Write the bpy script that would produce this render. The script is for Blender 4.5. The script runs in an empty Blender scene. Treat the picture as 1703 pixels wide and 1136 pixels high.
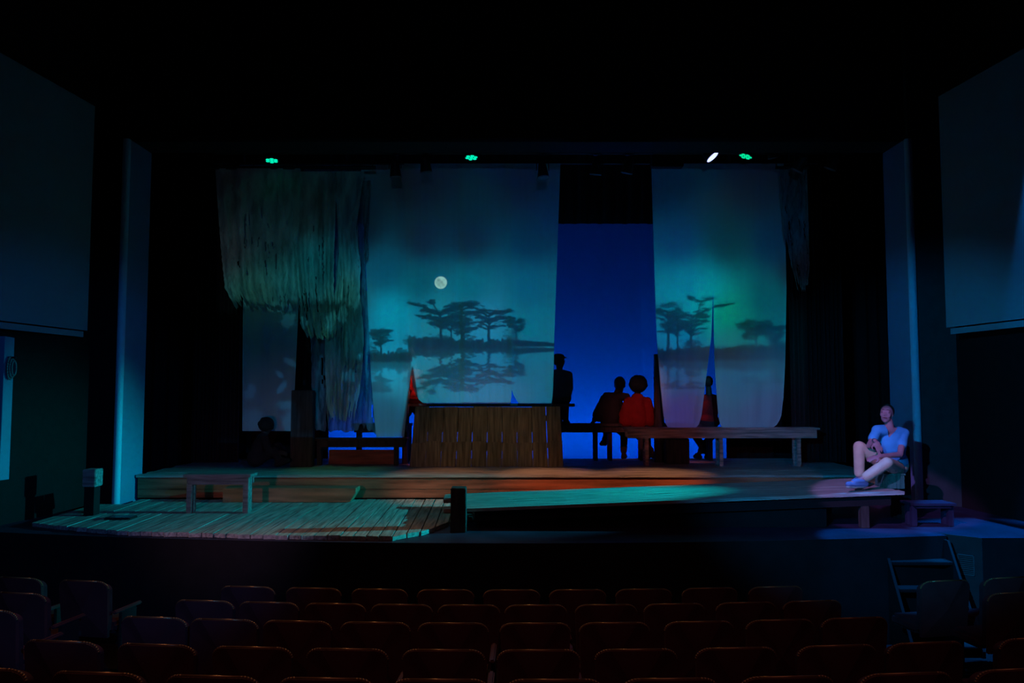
import bpy, bmesh, math, random
import numpy as np
from mathutils import Vector, Matrix
random.seed(7); rnd = random.Random(11)
S = bpy.context.scene; C = S.collection
PI = math.pi
# ------------------------------------------------------------------ camera
F = 1300.0; CZ = 2.736; TH = math.atan(82/F)
cam_d = bpy.data.cameras.new('camera'); cam = bpy.data.objects.new('camera', cam_d); C.objects.link(cam)
cam_d.sensor_width = 36; cam_d.lens = F/1703*36; cam_d.clip_end = 100; cam_d.clip_start = .05
cam.location = (0, 0, CZ); cam.rotation_euler = (PI/2+TH, 0, 0); S.camera = cam
S.view_settings.view_transform = 'Standard'; S.view_settings.look = 'None'
S.view_settings.exposure = 0; S.view_settings.gamma = 1; S.view_settings.use_curve_mapping = False
S.cycles.max_bounces = 6; S.cycles.diffuse_bounces = 3; S.cycles.transparent_max_bounces = 16
S.cycles.use_denoising = True; S.cycles.denoising_input_passes = 'RGB_ALBEDO'; S.cycles.use_adaptive_sampling = False; S.cycles.sample_clamp_indirect = 2
try: S.cycles.use_light_tree = True
except Exception: pass
w = bpy.data.worlds.new('world'); S.world = w; w.use_nodes = True
w.cycles.sampling_method = 'NONE'
w.node_tree.nodes['Background'].inputs[0].default_value = (.9, .5, .6, 1)
w.node_tree.nodes['Background'].inputs[1].default_value = .0008

def ray(px, py):
    dx = (px-851.5)/F; dy = (568-py)/F
    return Vector((dx, math.cos(TH)-dy*math.sin(TH), math.sin(TH)+dy*math.cos(TH)))
def P(px, py, Y):
    d = ray(px, py); return Vector((0, 0, CZ))+d*(Y/d.y)
def PZ(px, py, Z):
    d = ray(px, py); return Vector((0, 0, CZ))+d*((Z-CZ)/d.z)
def unproj(X, Z, Y):      # arrays -> photo pixels
    z = Z-CZ; f = Y*math.cos(TH)+z*math.sin(TH); u = -Y*math.sin(TH)+z*math.cos(TH)
    return 851.5+X/f*F, 568-u/f*F
def srgb(r, g, b):
    f = lambda c: (c/255/12.92) if c/255 <= .04045 else ((c/255+.055)/1.055)**2.4
    return (f(r), f(g), f(b))
# ------------------------------------------------------------------ lights
def spot(name, loc, aim, energy, col, deg, blend=.4, rad=.04):
    d = bpy.data.lights.new(name, 'SPOT'); d.energy = energy; d.color = col; d.spot_size = math.radians(deg); d.spot_blend = blend; d.shadow_soft_size = rad
    o = bpy.data.objects.new(name, d); C.objects.link(o); o.location = loc
    o.rotation_euler = (Vector(aim)-Vector(loc)).to_track_quat('-Z', 'Y').to_euler(); return o
def area(name, loc, aim, energy, col, sx, sy, spread=180):
    d = bpy.data.lights.new(name, 'AREA'); d.shape = 'RECTANGLE'; d.size = sx; d.size_y = sy; d.energy = energy; d.color = col; d.spread = math.radians(spread)
    o = bpy.data.objects.new(name, d); C.objects.link(o); o.location = loc
    o.rotation_euler = (Vector(aim)-Vector(loc)).to_track_quat('-Z', 'Y').to_euler(); return o
CYC_Y = 15.5
area('cyclorama_ground_row', (.3, CYC_Y-1.0, 1.30), (.3, CYC_Y-.02, 3.0), 54, (0.0, .33, 1.0), 8.4, .12, 150)
spot('side_light_teal', (5.85, 9.5, 3.2), (-3.4, 9.5, 1.0), 2300, (0, .80, 1.0), 30, .8)
spot('left_reveal_fill', (.8, 1.5, 3.9), (-5.5, 9.2, 1.45), 330, (0, .24, 1), 38, .6)  # added spot standing in for projected light bounced off the cloths
spot('right_reveal_fill', (-.8, 1.5, 3.9), (5.4, 10.6, 1.8), 1000, (0, .38, 1), 32, .6)  # added like the left one, in place of bounce from the cloths
spot('actor_special', (-.8, 2.6, 6.6), (4.2, 9.0, 1.8), 2050, (.46, .26, 1.0), 10, .3)
spot('floor_special', (3.95, 8.0, 7.5), (3.95, 8.25, 1.2), 2600, (0.0, .26, 1.0), 14, .4)
spot('floor_special_right', (5.7, 7.9, 7.5), (5.5, 8.45, 1.2), 3400, (0.0, .26, 1.0), 21, .3)
spot('green_wash_left', (-3.0, 11.0, 6.1), (-2.6, 11.6, 1.6), 45, (.15, 1, .45), 24, .9)
spot('green_wash_middle', (-.9, 10.1, 6.2), (-1.1, 9.7, 1.2), 16, (.6, 1, .6), 28, .9)
for k_, (ax_, ae_) in enumerate(((-.95, 400), (.55, 950), (2.0, 820))): spot('riser_amber_fill', (ax_, 7.5, 7.0), (ax_, 10.98, 1.42), ae_, (1.0, .38, .17), 16.5, .8)  # added narrow spots that warm the riser and miss the ramp, no fixtures modelled
spot('counter_fill', (.1, 7.5, 7.0), (-.35, 12.0, 1.75), 95, (1.0, .72, .45), 21, .9)  # added unseen warm spot to brighten the plank counter
spot('purple_wash', (2.8, 3.0, 3.2), (3.5, 12.0, 2.1), 110, (1.0, .35, .4), 22, 1)
spot('left_riser_fill', (-3.0, 5.2, 2.0), (-3.0, 10.9, 1.15), 60, (.95, .50, .6), 44, 1)  # added low fill over the seats, lifts the left riser more than the floor
spot('red_jacket_special', (1.0, 5.0, 6.6), (2.0, 12.8, 2.4), 560, (1.0, .3, .3), 8.5, 1)
spot('red_dress_fill', P(692, 556, 12.27), P(686, 655, 12.5), 45, (1.0, .2, .12), 34, .8, 0)  # added spot hidden behind the cloth to brighten the red dress
spot('red_gap_fill', (3.0, 12.55, 6.0), (3.02, 12.9, 2.2), 100, (1.0, .2, .12), 9, .8)  # added unseen red spot for the figure between the right cloths
spot('seat_rim_light', (-2.2, 8.6, 6.6), (-1.6, 6.3, 1.0), 170, (1.0, .55, .25), 65, 1)
area('house_fill', (0, 1.5, 7.2), (0, 2.5, 0), 17, (1.0, .40, .45), 8, 6, 110)  # added broad fill under the ceiling, lifts the dark seating
# ------------------------------------------------------------------ projected slide (drawn in code, thrown by a projector in the booth)
SC = 2; U0, V0, UW, VH = 340, 255, 1030, 500
H_, W_ = VH*SC, UW*SC
M = np.zeros((H_, W_), np.float32)
def stroke(x0, y0, x1, y1, wd, a=1.0):
    x0 = (x0-U0)*SC; x1 = (x1-U0)*SC; y0 = (y0-V0)*SC; y1 = (y1-V0)*SC; wd = wd*SC/2+.3
    xa = int(max(0, min(x0, x1)-wd-2)); xb = int(min(W_, max(x0, x1)+wd+3)); ya = int(max(0, min(y0, y1)-wd-2)); yb = int(min(H_, max(y0, y1)+wd+3))
    if xa >= xb or ya >= yb: return
    yy, xx = np.mgrid[ya:yb, xa:xb].astype(np.float32)
    dx, dy = x1-x0, y1-y0; L = dx*dx+dy*dy+1e-6
    t = np.clip(((xx-x0)*dx+(yy-y0)*dy)/L, 0, 1)
    d = np.hypot(xx-x0-t*dx, yy-y0-t*dy)
    c = np.clip(wd-d+.5, 0, 1)*a
    M[ya:yb, xa:xb] = np.maximum(M[ya:yb, xa:xb], c)
def dab(x, y, r, a=.8):
    stroke(x-r, y+rnd.uniform(-.5, .5), x+r, y+rnd.uniform(-.5, .5), r*.6, a)
def limb(x, y, tx, ty, w0, fol=1.0, dens=1.0):
    n = 7; px, py = x, y
    for i in range(1, n+1):
        t = i/n; bow = math.sin(t*PI)*-.10*abs(tx-x)
        qx = x+(tx-x)*t+rnd.uniform(-1.4, 1.4); qy = y+(ty-y)*t**.8+bow*.3+rnd.uniform(-1.2, 1.2)
        stroke(px, py, qx, qy, w0*1.25*(1-.7*t)+.6, .95)
        if t > .35 and rnd.random() < .5*dens:
            cx_ = qx+rnd.gauss(0, 2.5); cy_ = qy-rnd.uniform(0, 2.5)
            for _ in range(5): dab(cx_+rnd.gauss(0, 2.6), cy_+rnd.gauss(0, .9), rnd.uniform(1.5, 3.4), .9)
        if t > .3:
            for k in range(int(2.2*dens*fol)):
                ex = qx+rnd.gauss(0, 4.5); ey = qy-rnd.gauss(.6, 2.8)
                stroke(qx, qy, ex, ey, .5, .6)
                dab(ex, ey, rnd.uniform(.7, 2.1), rnd.uniform(.5, .85))
        px, py = qx, qy
def tree(x, yb, yt, spread, wd=4, n=9, dens=1.0, lean=0):
    n = int(n*1.6); spread *= 1.15
    px, py = x, yb; pts = []
    for i in range(1, 13):
        t = i/12; qx = x+lean*t+rnd.uniform(-.8, .8); qy = yb+(yt-yb)*t
        stroke(px, py, qx, qy, wd*(1.2-.75*t), .95); pts.append((qx, qy, t)); px, py = qx, qy
    stroke(x-wd*.9, yb+1, x, yb-9, wd*.8, .95); stroke(x+wd*.9, yb+1, x, yb-9, wd*.8, .95)
    for k in range(n):
        t = .45+.55*k/(n-1); bx, by, _ = pts[min(11, int(t*12))]
        sg = 1 if k % 2 else -1
        L = spread*(.45+.55*rnd.random())*(1.0 if t > .7 else .6)
        limb(bx, by, bx+sg*L, by-abs(yt-yb)*rnd.uniform(.05, .22)*(1.1-.6*t), wd*.42, 1, dens)
    for k in range(int(18*dens)): dab(px+rnd.gauss(0, spread*.3), yt+rnd.uniform(-4, 3), rnd.uniform(1, 3), .75)
def shore(x0, x1, y, th0, th1, bump=3):
    x = x0
    while x < x1:
        t = (x-x0)/(x1-x0); th = th0+(th1-th0)*t
        top = y-th*rnd.uniform(.6, 1.0)-max(0, rnd.gauss(0, bump*.4)); bot = y+th*.25*rnd.uniform(.2, 1)
        stroke(x, top, x+rnd.uniform(-1, 1), bot, 2.6, rnd.uniform(.85, .98)); x += 1.3
def mass(cx, cy, rx, ry, n, a=.85):
    for _ in range(n):
        x = rnd.gauss(cx, rx*.5); y = rnd.gauss(cy, ry*.5)
        dab(x, y, rnd.uniform(.8, 3.0), a*rnd.uniform(.75, 1))
def reflect(x0, x1, ys, depth, a=.75):
    a = min(.95, a*1.2)
    xa = int((x0-U0)*SC); xb = int((x1-U0)*SC); y0 = int((ys-V0)*SC); src = M.copy()
    for k in range(1, int(depth*SC)):
        if y0-k < 0 or y0+k >= H_: break
        sh = int(round(2.4*math.sin(k*.55)+1.6*math.sin(k*.21+1)+rnd.uniform(-.8, .8)))
        row = np.roll(src[y0-k], sh)[xa:xb]; row = .5*row+.25*np.roll(row, 2)+.25*np.roll(row, -2)
        M[y0+k, xa:xb] = np.maximum(M[y0+k, xa:xb], row*a*(1-.25*k/(depth*SC)))
# centre grove
tree(733, 574, 520, 34, 4.5, 9, 1.1); limb(733, 524, 680, 505, 2.2, 1.2, 1.4); limb(731, 526, 715, 499, 1.6, .8); limb(734, 522, 758, 508, 1.6, 1)
tree(751, 576, 530, 16, 2.6, 7, .9); tree(768, 578, 512, 26, 4.2, 9, 1.3); tree(772, 578, 540, 18, 3, 7, 1.2)
tree(813, 577, 522, 34, 4.6, 9, 1.1); limb(811, 526, 772, 507, 1.8, 1.3, 1.4); limb(815, 524, 848, 519, 1.8, 1.2, 1.3); tree(858, 572, 535, 16, 2.2, 7, .8)
mass(775, 506, 22, 5, 110); mass(728, 566, 18, 8, 130); mass(778, 567, 12, 10, 120); mass(852, 560, 12, 9, 60, .7)
for x in (680, 700, 716): mass(x, 566, 12, 5, 50)
shore(679, 760, 577, 17, 14); shore(756, 850, 578, 11, 13); shore(845, 925, 574, 10, 3, 1)
reflect(679, 925, 577, 86, .8)
# left small grove
tree(633, 598, 553, 15, 3, 8, 1.1); mass(622, 586, 8, 8, 70); mass(668, 588, 12, 9, 120); shore(612, 684, 598, 12, 14); reflect(608, 684, 599, 56, .65)
# dark woods behind the torn cloth, broken by light patches
yy, xx = np.mgrid[0:H_, 0:W_].astype(np.float32); pu = xx/SC+U0; pv = yy/SC+V0
nzf = (np.sin(pu*.31+1.3*np.sin(pv*.17))*np.sin(pv*.27+1.1*np.sin(pu*.23))+.6*np.sin(pu*.83+pv*.35)*np.sin(pv*.71-pu*.4)+.4*np.sin(pu*1.7+.6)*np.sin(pv*1.5))*.28
wood = np.clip((pv-503+10*nzf)/9, 0, 1)*np.clip((728-pv)/10, 0, 1)*np.clip((609-pu)/3, 0, 1)*.84
for (cx, cy, a, b, rot, s_) in ((482,600,16,5,28,1),(464,620,8,4,45,1),(468,642,13,5,-50,1),(478,530,13,13,0,.9),(552,540,9,17,5,.9),(506,543,8,12,0,.9),(477,672,16,8,10,.8),(484,700,16,22,0,.75),(533,600,4,12,0,1),(531,670,10,60,0,.8),(535,612,6,18,-15,.8),(580,628,11,9,0,.8),(571,528,8,14,0,.8),(600,598,4,5,0,1),(415,650,9,14,20,.6),(590,690,10,40,0,.6),(560,700,12,20,0,.5),(455,510,24,6,8,.9),(590,505,12,14,0,.8),(420,694,16,18,0,.35),(598,655,5,18,10,.6),(545,655,6,20,0,.4)):
    r_ = math.radians(rot); du = pu-cx; dv = pv-cy; p_ = (du*math.cos(r_)+dv*math.sin(r_))/a; q_ = (-du*math.sin(r_)+dv*math.cos(r_))/b
    wood *= 1-s_*np.clip((1.15-np.hypot(p_, q_)+nzf*.9)/.35, 0, 1)
M = np.maximum(M, wood)
mass(585, 590, 20, 10, 160, .8); mass(560, 590, 24, 8, 160, .7); mass(520, 515, 16, 8, 120, .6)
# right groves
tree(1111, 590, 520, 20, 4.4, 9, 1.1); tree(1127, 590, 528, 14, 2.6, 7, .9); tree(1150, 590, 528, 24, 4.2, 9, .9); limb(1151, 530, 1183, 513, 2.2, .7, 1); limb(1160, 523, 1167, 501, 1.8, .5, .8); limb(1167, 502, 1143, 494, 1.2, 1, 1.2); limb(1186, 511, 1212, 507, 2, 1.4, 1.6); limb(1167, 502, 1184, 497, 1.2, 1, 1.2)
mass(1113, 508, 16, 5, 110); mass(1150, 572, 14, 8, 130, .9); shore(1090, 1190, 596, 16, 20); reflect(1090, 1186, 596, 52, .7)
tree(1258, 592, 538, 24, 3.4, 8, 1.0); limb(1258, 545, 1228, 546, 2, 1, 1.2); limb(1258, 556, 1236, 560, 1.6, 1, 1); tree(1290, 590, 546, 18, 3, 7, 1.0); mass(1292, 574, 16, 12, 200); mass(1236, 578, 14, 6, 90); shore(1186, 1310, 594, 18, 24); reflect(1186, 1310, 595, 44, .6)
mass(1255, 648, 34, 9, 260, .35)
pts = [(380,300,14,14,20),(380,420,22,28,34),(450,400,12,28,34),(480,480,12,62,66),(430,500,18,55,52),(530,450,2,52,62),(580,500,18,70,70),(450,570,6,26,48),(420,640,10,36,64),(470,690,0,56,88),(560,650,2,60,90),(560,690,5,46,76),
(640,450,2,62,92),(650,520,0,122,160),(660,620,12,130,168),(645,690,0,66,92),(700,300,12,12,26),(700,400,8,22,38),(700,470,0,66,86),(730,520,12,108,128),(740,610,30,110,132),(700,645,18,100,120),(800,540,25,115,150),(800,625,15,100,138),(780,480,0,82,108),
(880,480,0,72,106),(880,540,0,90,118),(880,620,10,86,116),(880,400,0,38,68),(880,300,8,16,52),(920,350,0,32,80),(780,400,5,26,46),
(1100,300,0,28,64),(1130,400,0,50,96),(1150,480,0,100,138),(1170,500,0,134,152),(1130,560,0,92,140),(1110,620,10,62,104),(1130,685,40,32,84),(1205,400,0,46,54),(1200,520,0,112,92),(1230,560,0,98,98),(1280,500,0,68,84),(1250,300,8,15,34),
(1290,400,0,32,64),(1230,620,0,62,94),(1270,690,24,26,62),(1335,450,14,14,24),(600,380,4,16,32),(520,360,10,22,26)]
def smooth(a, lo, hi): t = np.clip((a-lo)/(hi-lo), 0, 1); return t*t*(3-2*t)
PRJ = Vector((.3, -5.6, 5.3)); PLY = 12.1; PD = PLY-PRJ.y
SX0, SX1, SZ0, SZ1 = -5.0, 5.0, 1.9, 6.5
NX, NY = 1500, 690
zz, xx = np.mgrid[0:NY, 0:NX].astype(np.float32)
X = SX0+(xx+.5)/NX*(SX1-SX0); Z = SZ0+(zz+.5)/NY*(SZ1-SZ0)
u, v = unproj(X, Z, PLY)
num = np.zeros((NY, NX, 3), np.float32); den = np.zeros((NY, NX, 1), np.float32)
for (a, b, r, g, bl) in pts:
    d2 = (u-a)**2*1.2+(v-b)**2; wt = 1/(d2+900)**2
    num += wt[..., None]*np.array(srgb(r, g, bl), np.float32); den += wt[..., None]
base = num/den
iu = np.clip((u-U0)*SC, 0, W_-1.01); iv = np.clip((v-V0)*SC, 0, H_-1.01)
i0 = iu.astype(int); j0 = iv.astype(int); fu = iu-i0; fv = iv-j0
m = M[j0, i0]*(1-fu)*(1-fv)+M[j0, i0+1]*fu*(1-fv)+M[j0+1, i0]*(1-fu)*fv+M[j0+1, i0+1]*fu*fv
img = base*(1-.93*m[..., None])*(.25+.75*smooth(v, 305, 470))[..., None]
rm = np.hypot(u-733, v-470); mm = smooth(-rm, -11, -9.5)
mar = np.ones_like(u)
for (a_, b_, r_, k_) in ((729.5, 466, 3.6, .55), (734.5, 469.5, 2.6, .5), (730, 473.5, 3.2, .45), (737.5, 474, 2.6, .4), (726, 470, 2.2, .3), (738.5, 465, 1.8, .25), (733, 477.5, 2, .3)): mar *= 1-k_*np.exp(-((u-a_)**2+(v-b_)**2)/(r_*r_))
mar *= 1+.08*np.sin(u*2.1)*np.sin(v*1.9)
img = img*(1-mm[..., None])+mm[..., None]*np.array(srgb(132, 186, 180), np.float32)*mar[..., None]
gapL = 932-(v-275)*.033; gapR = 1083+(v-272)*.03+np.maximum(0, v-560)*.06
keep = 1-smooth(u, gapL-2, gapL+2)*(1-smooth(u, gapR-2, gapR+2))
keep *= smooth(u, 352, 362)*(1-smooth(u, 1346, 1352))*smooth(v, 270, 276)
keep *= 1-smooth(v, 726, 730); keep *= 1-smooth(u, 688, 690)*(1-smooth(u, 936, 938))*smooth(v, 669, 671)
keep *= 1-smooth(u, 1040, 1042)*smooth(v, 711, 713)
gxa = np.clip(1-np.abs(u-686)/((v-608)*.20+.5), 0, 1); red = smooth(gxa, 0, .3)*(v > 610)
keep *= 1-red
img *= np.clip(keep, 0, 1)[..., None]
rgba = np.ones((NY, NX, 4), np.float32); rgba[..., :3] = img
slide = bpy.data.images.new('projector_slide', NX, NY, alpha=False, float_buffer=True); slide.colorspace_settings.name = 'Non-Color'
slide.pixels.foreach_set(rgba.ravel()); slide.update(); slide.pack()
pj = spot('projector', PRJ, (PRJ.x, PLY, PRJ.z), 5000, (1, 1, 1), 42, 0, 0.0)
pj.rotation_euler = (PI/2, 0, 0)
lt = pj.data; lt.use_nodes = True; nt = lt.node_tree; em = nt.nodes['Emission']
ge = nt.nodes.new('ShaderNodeNewGeometry'); sp = nt.nodes.new('ShaderNodeSeparateXYZ'); nt.links.new(ge.outputs['Incoming'], sp.inputs[0])
def mth(op, a, b):
    n = nt.nodes.new('ShaderNodeMath'); n.operation = op
    for i, q in enumerate((a, b)):
        if isinstance(q, (int, float)): n.inputs[i].default_value = q
        else: nt.links.new(q, n.inputs[i])
    return n.outputs[0]
sx = mth('DIVIDE', sp.outputs[0], sp.outputs[1]); sz = mth('DIVIDE', sp.outputs[2], sp.outputs[1])
ux = mth('MULTIPLY_ADD', sx, PD/(SX1-SX0)); ux.node.inputs[2].default_value = (PRJ.x-SX0)/(SX1-SX0)
uz = mth('MULTIPLY_ADD', sz, PD/(SZ1-SZ0)); uz.node.inputs[2].default_value = (PRJ.z-SZ0)/(SZ1-SZ0)
cb = nt.nodes.new('ShaderNodeCombineXYZ'); nt.links.new(ux, cb.inputs[0]); nt.links.new(uz, cb.inputs[1])
ti = nt.nodes.new('ShaderNodeTexImage'); ti.image = slide; ti.extension = 'CLIP'; nt.links.new(cb.outputs[0], ti.inputs[0])
nt.links.new(ti.outputs[0], em.inputs[0]); em.inputs[1].default_value = 5.6
# ------------------------------------------------------------------ materials
def mat(name, col, rough=.7, noise=.25, scale=6, stretch=(1, 1, 1), metal=0, spec=.3, bump=.0, emit=None, estr=0, coords='Object'):
    m = bpy.data.materials.new(name); m.use_nodes = True; n = m.node_tree; b = n.nodes['Principled BSDF']
    tc = n.nodes.new('ShaderNodeTexCoord'); mp = n.nodes.new('ShaderNodeMapping'); mp.inputs['Scale'].default_value = stretch
    n.links.new(tc.outputs[coords], mp.inputs[0]); nz = n.nodes.new('ShaderNodeTexNoise'); nz.inputs['Scale'].default_value = scale; nz.inputs['Detail'].default_value = 5
    n.links.new(mp.outputs[0], nz.inputs[0]); cr = n.nodes.new('ShaderNodeValToRGB')
    cr.color_ramp.elements[0].position = .3; cr.color_ramp.elements[1].position = .7
    cr.color_ramp.elements[0].color = [c*(1-noise) for c in col]+[1]; cr.color_ramp.elements[1].color = [min(1, c*(1+noise)) for c in col]+[1]
    n.links.new(nz.outputs[0], cr.inputs[0]); n.links.new(cr.outputs[0], b.inputs['Base Color'])
    b.inputs['Roughness'].default_value = rough; b.inputs['Metallic'].default_value = metal; b.inputs['Specular IOR Level'].default_value = spec
    if bump:
        bp = n.nodes.new('ShaderNodeBump'); bp.inputs['Strength'].default_value = bump; bp.inputs['Distance'].default_value = .02
        n.links.new(nz.outputs[0], bp.inputs['Height']); n.links.new(bp.outputs[0], b.inputs['Normal'])
    if emit: b.inputs['Emission Color'].default_value = (*emit, 1); b.inputs['Emission Strength'].default_value = estr; m.cycles.emission_sampling = 'NONE'
    return m
def cloth(name, col, transp, transl=.25, weave=60, streak=.35, stretch=(14, 14, .6), holes=.0):
    m = bpy.data.materials.new(name); m.use_nodes = True; n = m.node_tree; n.nodes.clear(); N = n.nodes.new; L = n.links.new
    out = N('ShaderNodeOutputMaterial'); tc = N('ShaderNodeTexCoord'); mp = N('ShaderNodeMapping'); mp.inputs['Scale'].default_value = stretch
    L(tc.outputs['Object'], mp.inputs[0]); nz = N('ShaderNodeTexNoise'); nz.inputs['Scale'].default_value = 1.6; nz.inputs['Detail'].default_value = 6; L(mp.outputs[0], nz.inputs[0])
    cr = N('ShaderNodeValToRGB'); cr.color_ramp.elements[0].position = .3; cr.color_ramp.elements[1].position = .72
    cr.color_ramp.elements[0].color = [c*(1-streak) for c in col]+[1]; cr.color_ramp.elements[1].color = [min(1, c*(1+streak*.5)) for c in col]+[1]
    L(nz.outputs[0], cr.inputs[0])
    df = N('ShaderNodeBsdfDiffuse'); tl = N('ShaderNodeBsdfTranslucent'); tr = N('ShaderNodeBsdfTransparent'); L(cr.outputs[0], df.inputs[0]); L(cr.outputs[0], tl.inputs[0])
    m1 = N('ShaderNodeMixShader'); m1.inputs[0].default_value = transl; L(df.outputs[0], m1.inputs[1]); L(tl.outputs[0], m1.inputs[2])
    m2 = N('ShaderNodeMixShader'); L(m1.outputs[0], m2.inputs[1]); L(tr.outputs[0], m2.inputs[2])
    mr = N('ShaderNodeMapRange'); mr.inputs[1].default_value = .35; mr.inputs[2].default_value = .7; mr.inputs[3].default_value = transp*.6+holes; mr.inputs[4].default_value = transp*1.4
    L(nz.outputs[0], mr.inputs[0]); L(mr.outputs[0], m2.inputs[0]); L(m2.outputs[0], out.inputs[0])
    return m
MT = {}
MT['black'] = mat('black_paint', (.012, .010, .011), .8, .2)
MT['stage_black'] = mat('dark_navy_stage_paint', (.035, .025, .055), .55, .35, 3, bump=.1)
MT['house_wall'] = mat('dark_house_wall', (.016, .004, .005), .85, .2)
MT['face_wall'] = mat('dark_blue_grey_wall', (.05, .05, .055), .8, .15)
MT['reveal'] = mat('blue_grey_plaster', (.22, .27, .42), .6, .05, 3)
MT['bead'] = mat('lit_edge_bead', (.6, .68, .85), .5, .05, 3)  # paler than the reveal: light caught on the rounded edge put into the colour
MT['screen'] = mat('white_screen_cloth', (.32, .32, .36), .9, .02, 3)
MT['velvet'] = mat('black_velvet', (.04, .012, .013), .95, .3, 4, (3, 3, .3))
MT['wood_deck'] = mat('weathered_deck_wood', (.42, .38, .33), .65, .45, 5, (7, .5, 7), bump=.3)
MT['wood_deck_x'] = mat('weathered_deck_wood_lengthwise', (.42, .38, .33), .65, .5, 5, (.5, 9, 7), bump=.3)
MT['wood_riser'] = mat('brown_riser_wood', (.46, .15, .08), .75, .5, 3, (.5, 3, 5), bump=.25)
MT['wood_v'] = mat('brown_grey_plank_wood', (.30, .23, .15), .8, .5, 4, (7, 7, .6), bump=.4)
MT['wood_h'] = mat('brown_grey_bench_wood', (.55, .28, .26), .8, .5, 4, (.6, 7, 7), bump=.3)
MT['wood_grey'] = mat('grey_weathered_bench_wood', (.20, .18, .17), .75, .5, 5, (.6, 7, 7), bump=.3)
MT['wood_dark'] = mat('dark_post_wood', (.07, .045, .04), .8, .45, 4, (6, 6, .6), bump=.4)
MT['wood_green'] = mat('green_painted_wood', (.06, .2, .15), .6, .35, 5, (6, 6, .6), bump=.3)
MT['metal'] = mat('black_metal', (.03, .03, .032), .4, .1, 6, metal=.3)
MT['metal_grey'] = mat('grey_metal', (.25, .26, .28), .35, .1, 6, metal=.7)
MT['cyc'] = mat('blue_cyclorama_cloth', (.1, .22, .85), .95, .02, 2)
MT['seat'] = mat('maroon_seat_fabric', (.07, .02, .024), .95, .25, 12)
MT['seat_shell'] = mat('dark_red_seat_shell', (.12, .035, .035), .45, .2, 4)
MT['seat_trim'] = mat('bronze_seat_trim', (.35, .20, .08), .3, .15, 4, metal=.5)
MT['sheer'] = cloth('sheer_muslin', (.62, .62, .60), .075, .17, streak=.1)
MT['sheer2'] = cloth('pale_muslin', (.62, .62, .60), .06, .17, streak=.1)
MT['torn'] = cloth('torn_netting', (.66, .68, .62), .12, .12, streak=.5, stretch=(4, 4, 1.3))
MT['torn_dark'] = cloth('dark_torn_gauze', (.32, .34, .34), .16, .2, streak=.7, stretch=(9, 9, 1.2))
MT['skin'] = mat('brown_skin', (.42, .22, .24), .5, .08, 10, spec=.4)
MT['lip'] = mat('dark_lips', (.22, .07, .08), .5, .05, 10)
MT['hair'] = mat('black_hair', (.02, .018, .018), .6, .3, 40, bump=.6)
MT['shirt'] = mat('light_blue_shirt', (.07, .42, .75), .85, .1, 10, bump=.15)
MT['khaki'] = mat('khaki_trousers', (.68, .52, .36), .85, .1, 10, bump=.15)
MT['shoe'] = mat('blue_canvas_shoe', (.12, .22, .40), .8, .15, 12)
MT['sole'] = mat('pale_rubber_sole', (.6, .55, .5), .6, .1)
MT['near_black'] = mat('near_black_wood', (.018, .014, .014), .8, .4, 4, (6, 6, .6), bump=.4)  # near-black wood, darker than the other posts
MT['dark_cloth'] = mat('dark_grey_clothing', (.035, .022, .024), .9, .2, 8)
MT['dark_skin'] = mat('deep_brown_skin', (.05, .03, .025), .6, .1, 8)
MT['red_cloth'] = mat('red_clothing', (.34, .010, .010), .85, .2, 8)
MT['navy'] = mat('dark_navy_clothing', (.04, .045, .075), .9, .2, 8)
MT['paint_red'] = mat('faded_red_paint', (.25, .05, .03), .8, .2)
# ------------------------------------------------------------------ helpers
def obj(name, bm, m, parent=None, smooth=False, loc=None):
    me = bpy.data.meshes.new(name); bmesh.ops.recalc_face_normals(bm, faces=bm.faces[:]); bm.to_mesh(me); bm.free()
    o = bpy.data.objects.new(name, me); C.objects.link(o)
    if m: me.materials.append(m)
    if smooth:
        for p in me.polygons: p.use_smooth = True
    if loc is not None: o.location = loc
    if parent is not None:
        o.parent = parent
        if loc is None: o.matrix_parent_inverse = parent.matrix_basis.inverted()
    return o
def tag(o, label, cat, group=None, kind=None):
    if label: o['label'] = label
    if cat: o['category'] = cat
    if group: o['group'] = group
    if kind: o['kind'] = kind
    return o
def thing(name, loc, label, cat, group=None, rz=0):
    o = bpy.data.objects.new(name, None); C.objects.link(o); o.location = loc; o.rotation_euler = (0, 0, rz); o.empty_display_size = .1
    return tag(o, label, cat, group)
def struct(name, bm, m): o = obj(name, bm, m); o['kind'] = 'structure'; return o
def BM(): return bmesh.new()
def box(bm, a, b, bev=0):
    a = Vector(a); b = Vector(b); c = (a+b)/2; s = b-a
    t = bmesh.new(); bmesh.ops.create_cube(t, size=1, matrix=Matrix.Translation(c) @ Matrix.Diagonal((abs(s.x), abs(s.y), abs(s.z), 1)))
    if bev: bmesh.ops.bevel(t, geom=t.edges[:], offset=bev, segments=2, affect='EDGES')
    me = bpy.data.meshes.new('t'); t.to_mesh(me); t.free(); bm.from_mesh(me); bpy.data.meshes.remove(me); return bm
def hexa(bm, p):    # 8 points: bottom 4 then top 4
    v = [bm.verts.new(q) for q in p]
    for f in ((0, 3, 2, 1), (4, 5, 6, 7), (0, 1, 5, 4), (1, 2, 6, 5), (2, 3, 7, 6), (3, 0, 4, 7)): bm.faces.new([v[i] for i in f])
    return bm
def prism(bm, poly, d):    # polygon (list of Vector) extruded by vector d
    d = Vector(d); a = [bm.verts.new(p) for p in poly]; b = [bm.verts.new(Vector(p)+d) for p in poly]
    bm.faces.new(a); bm.faces.new(b[::-1]); n = len(a)
    for i in range(n): bm.faces.new((a[i], b[i], b[(i+1) % n], a[(i+1) % n]))
    return bm
def frame(z):
    z = Vector(z).normalized(); x = z.orthogonal().normalized(); y = z.cross(x); return Matrix((x, y, z)).transposed()
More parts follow.
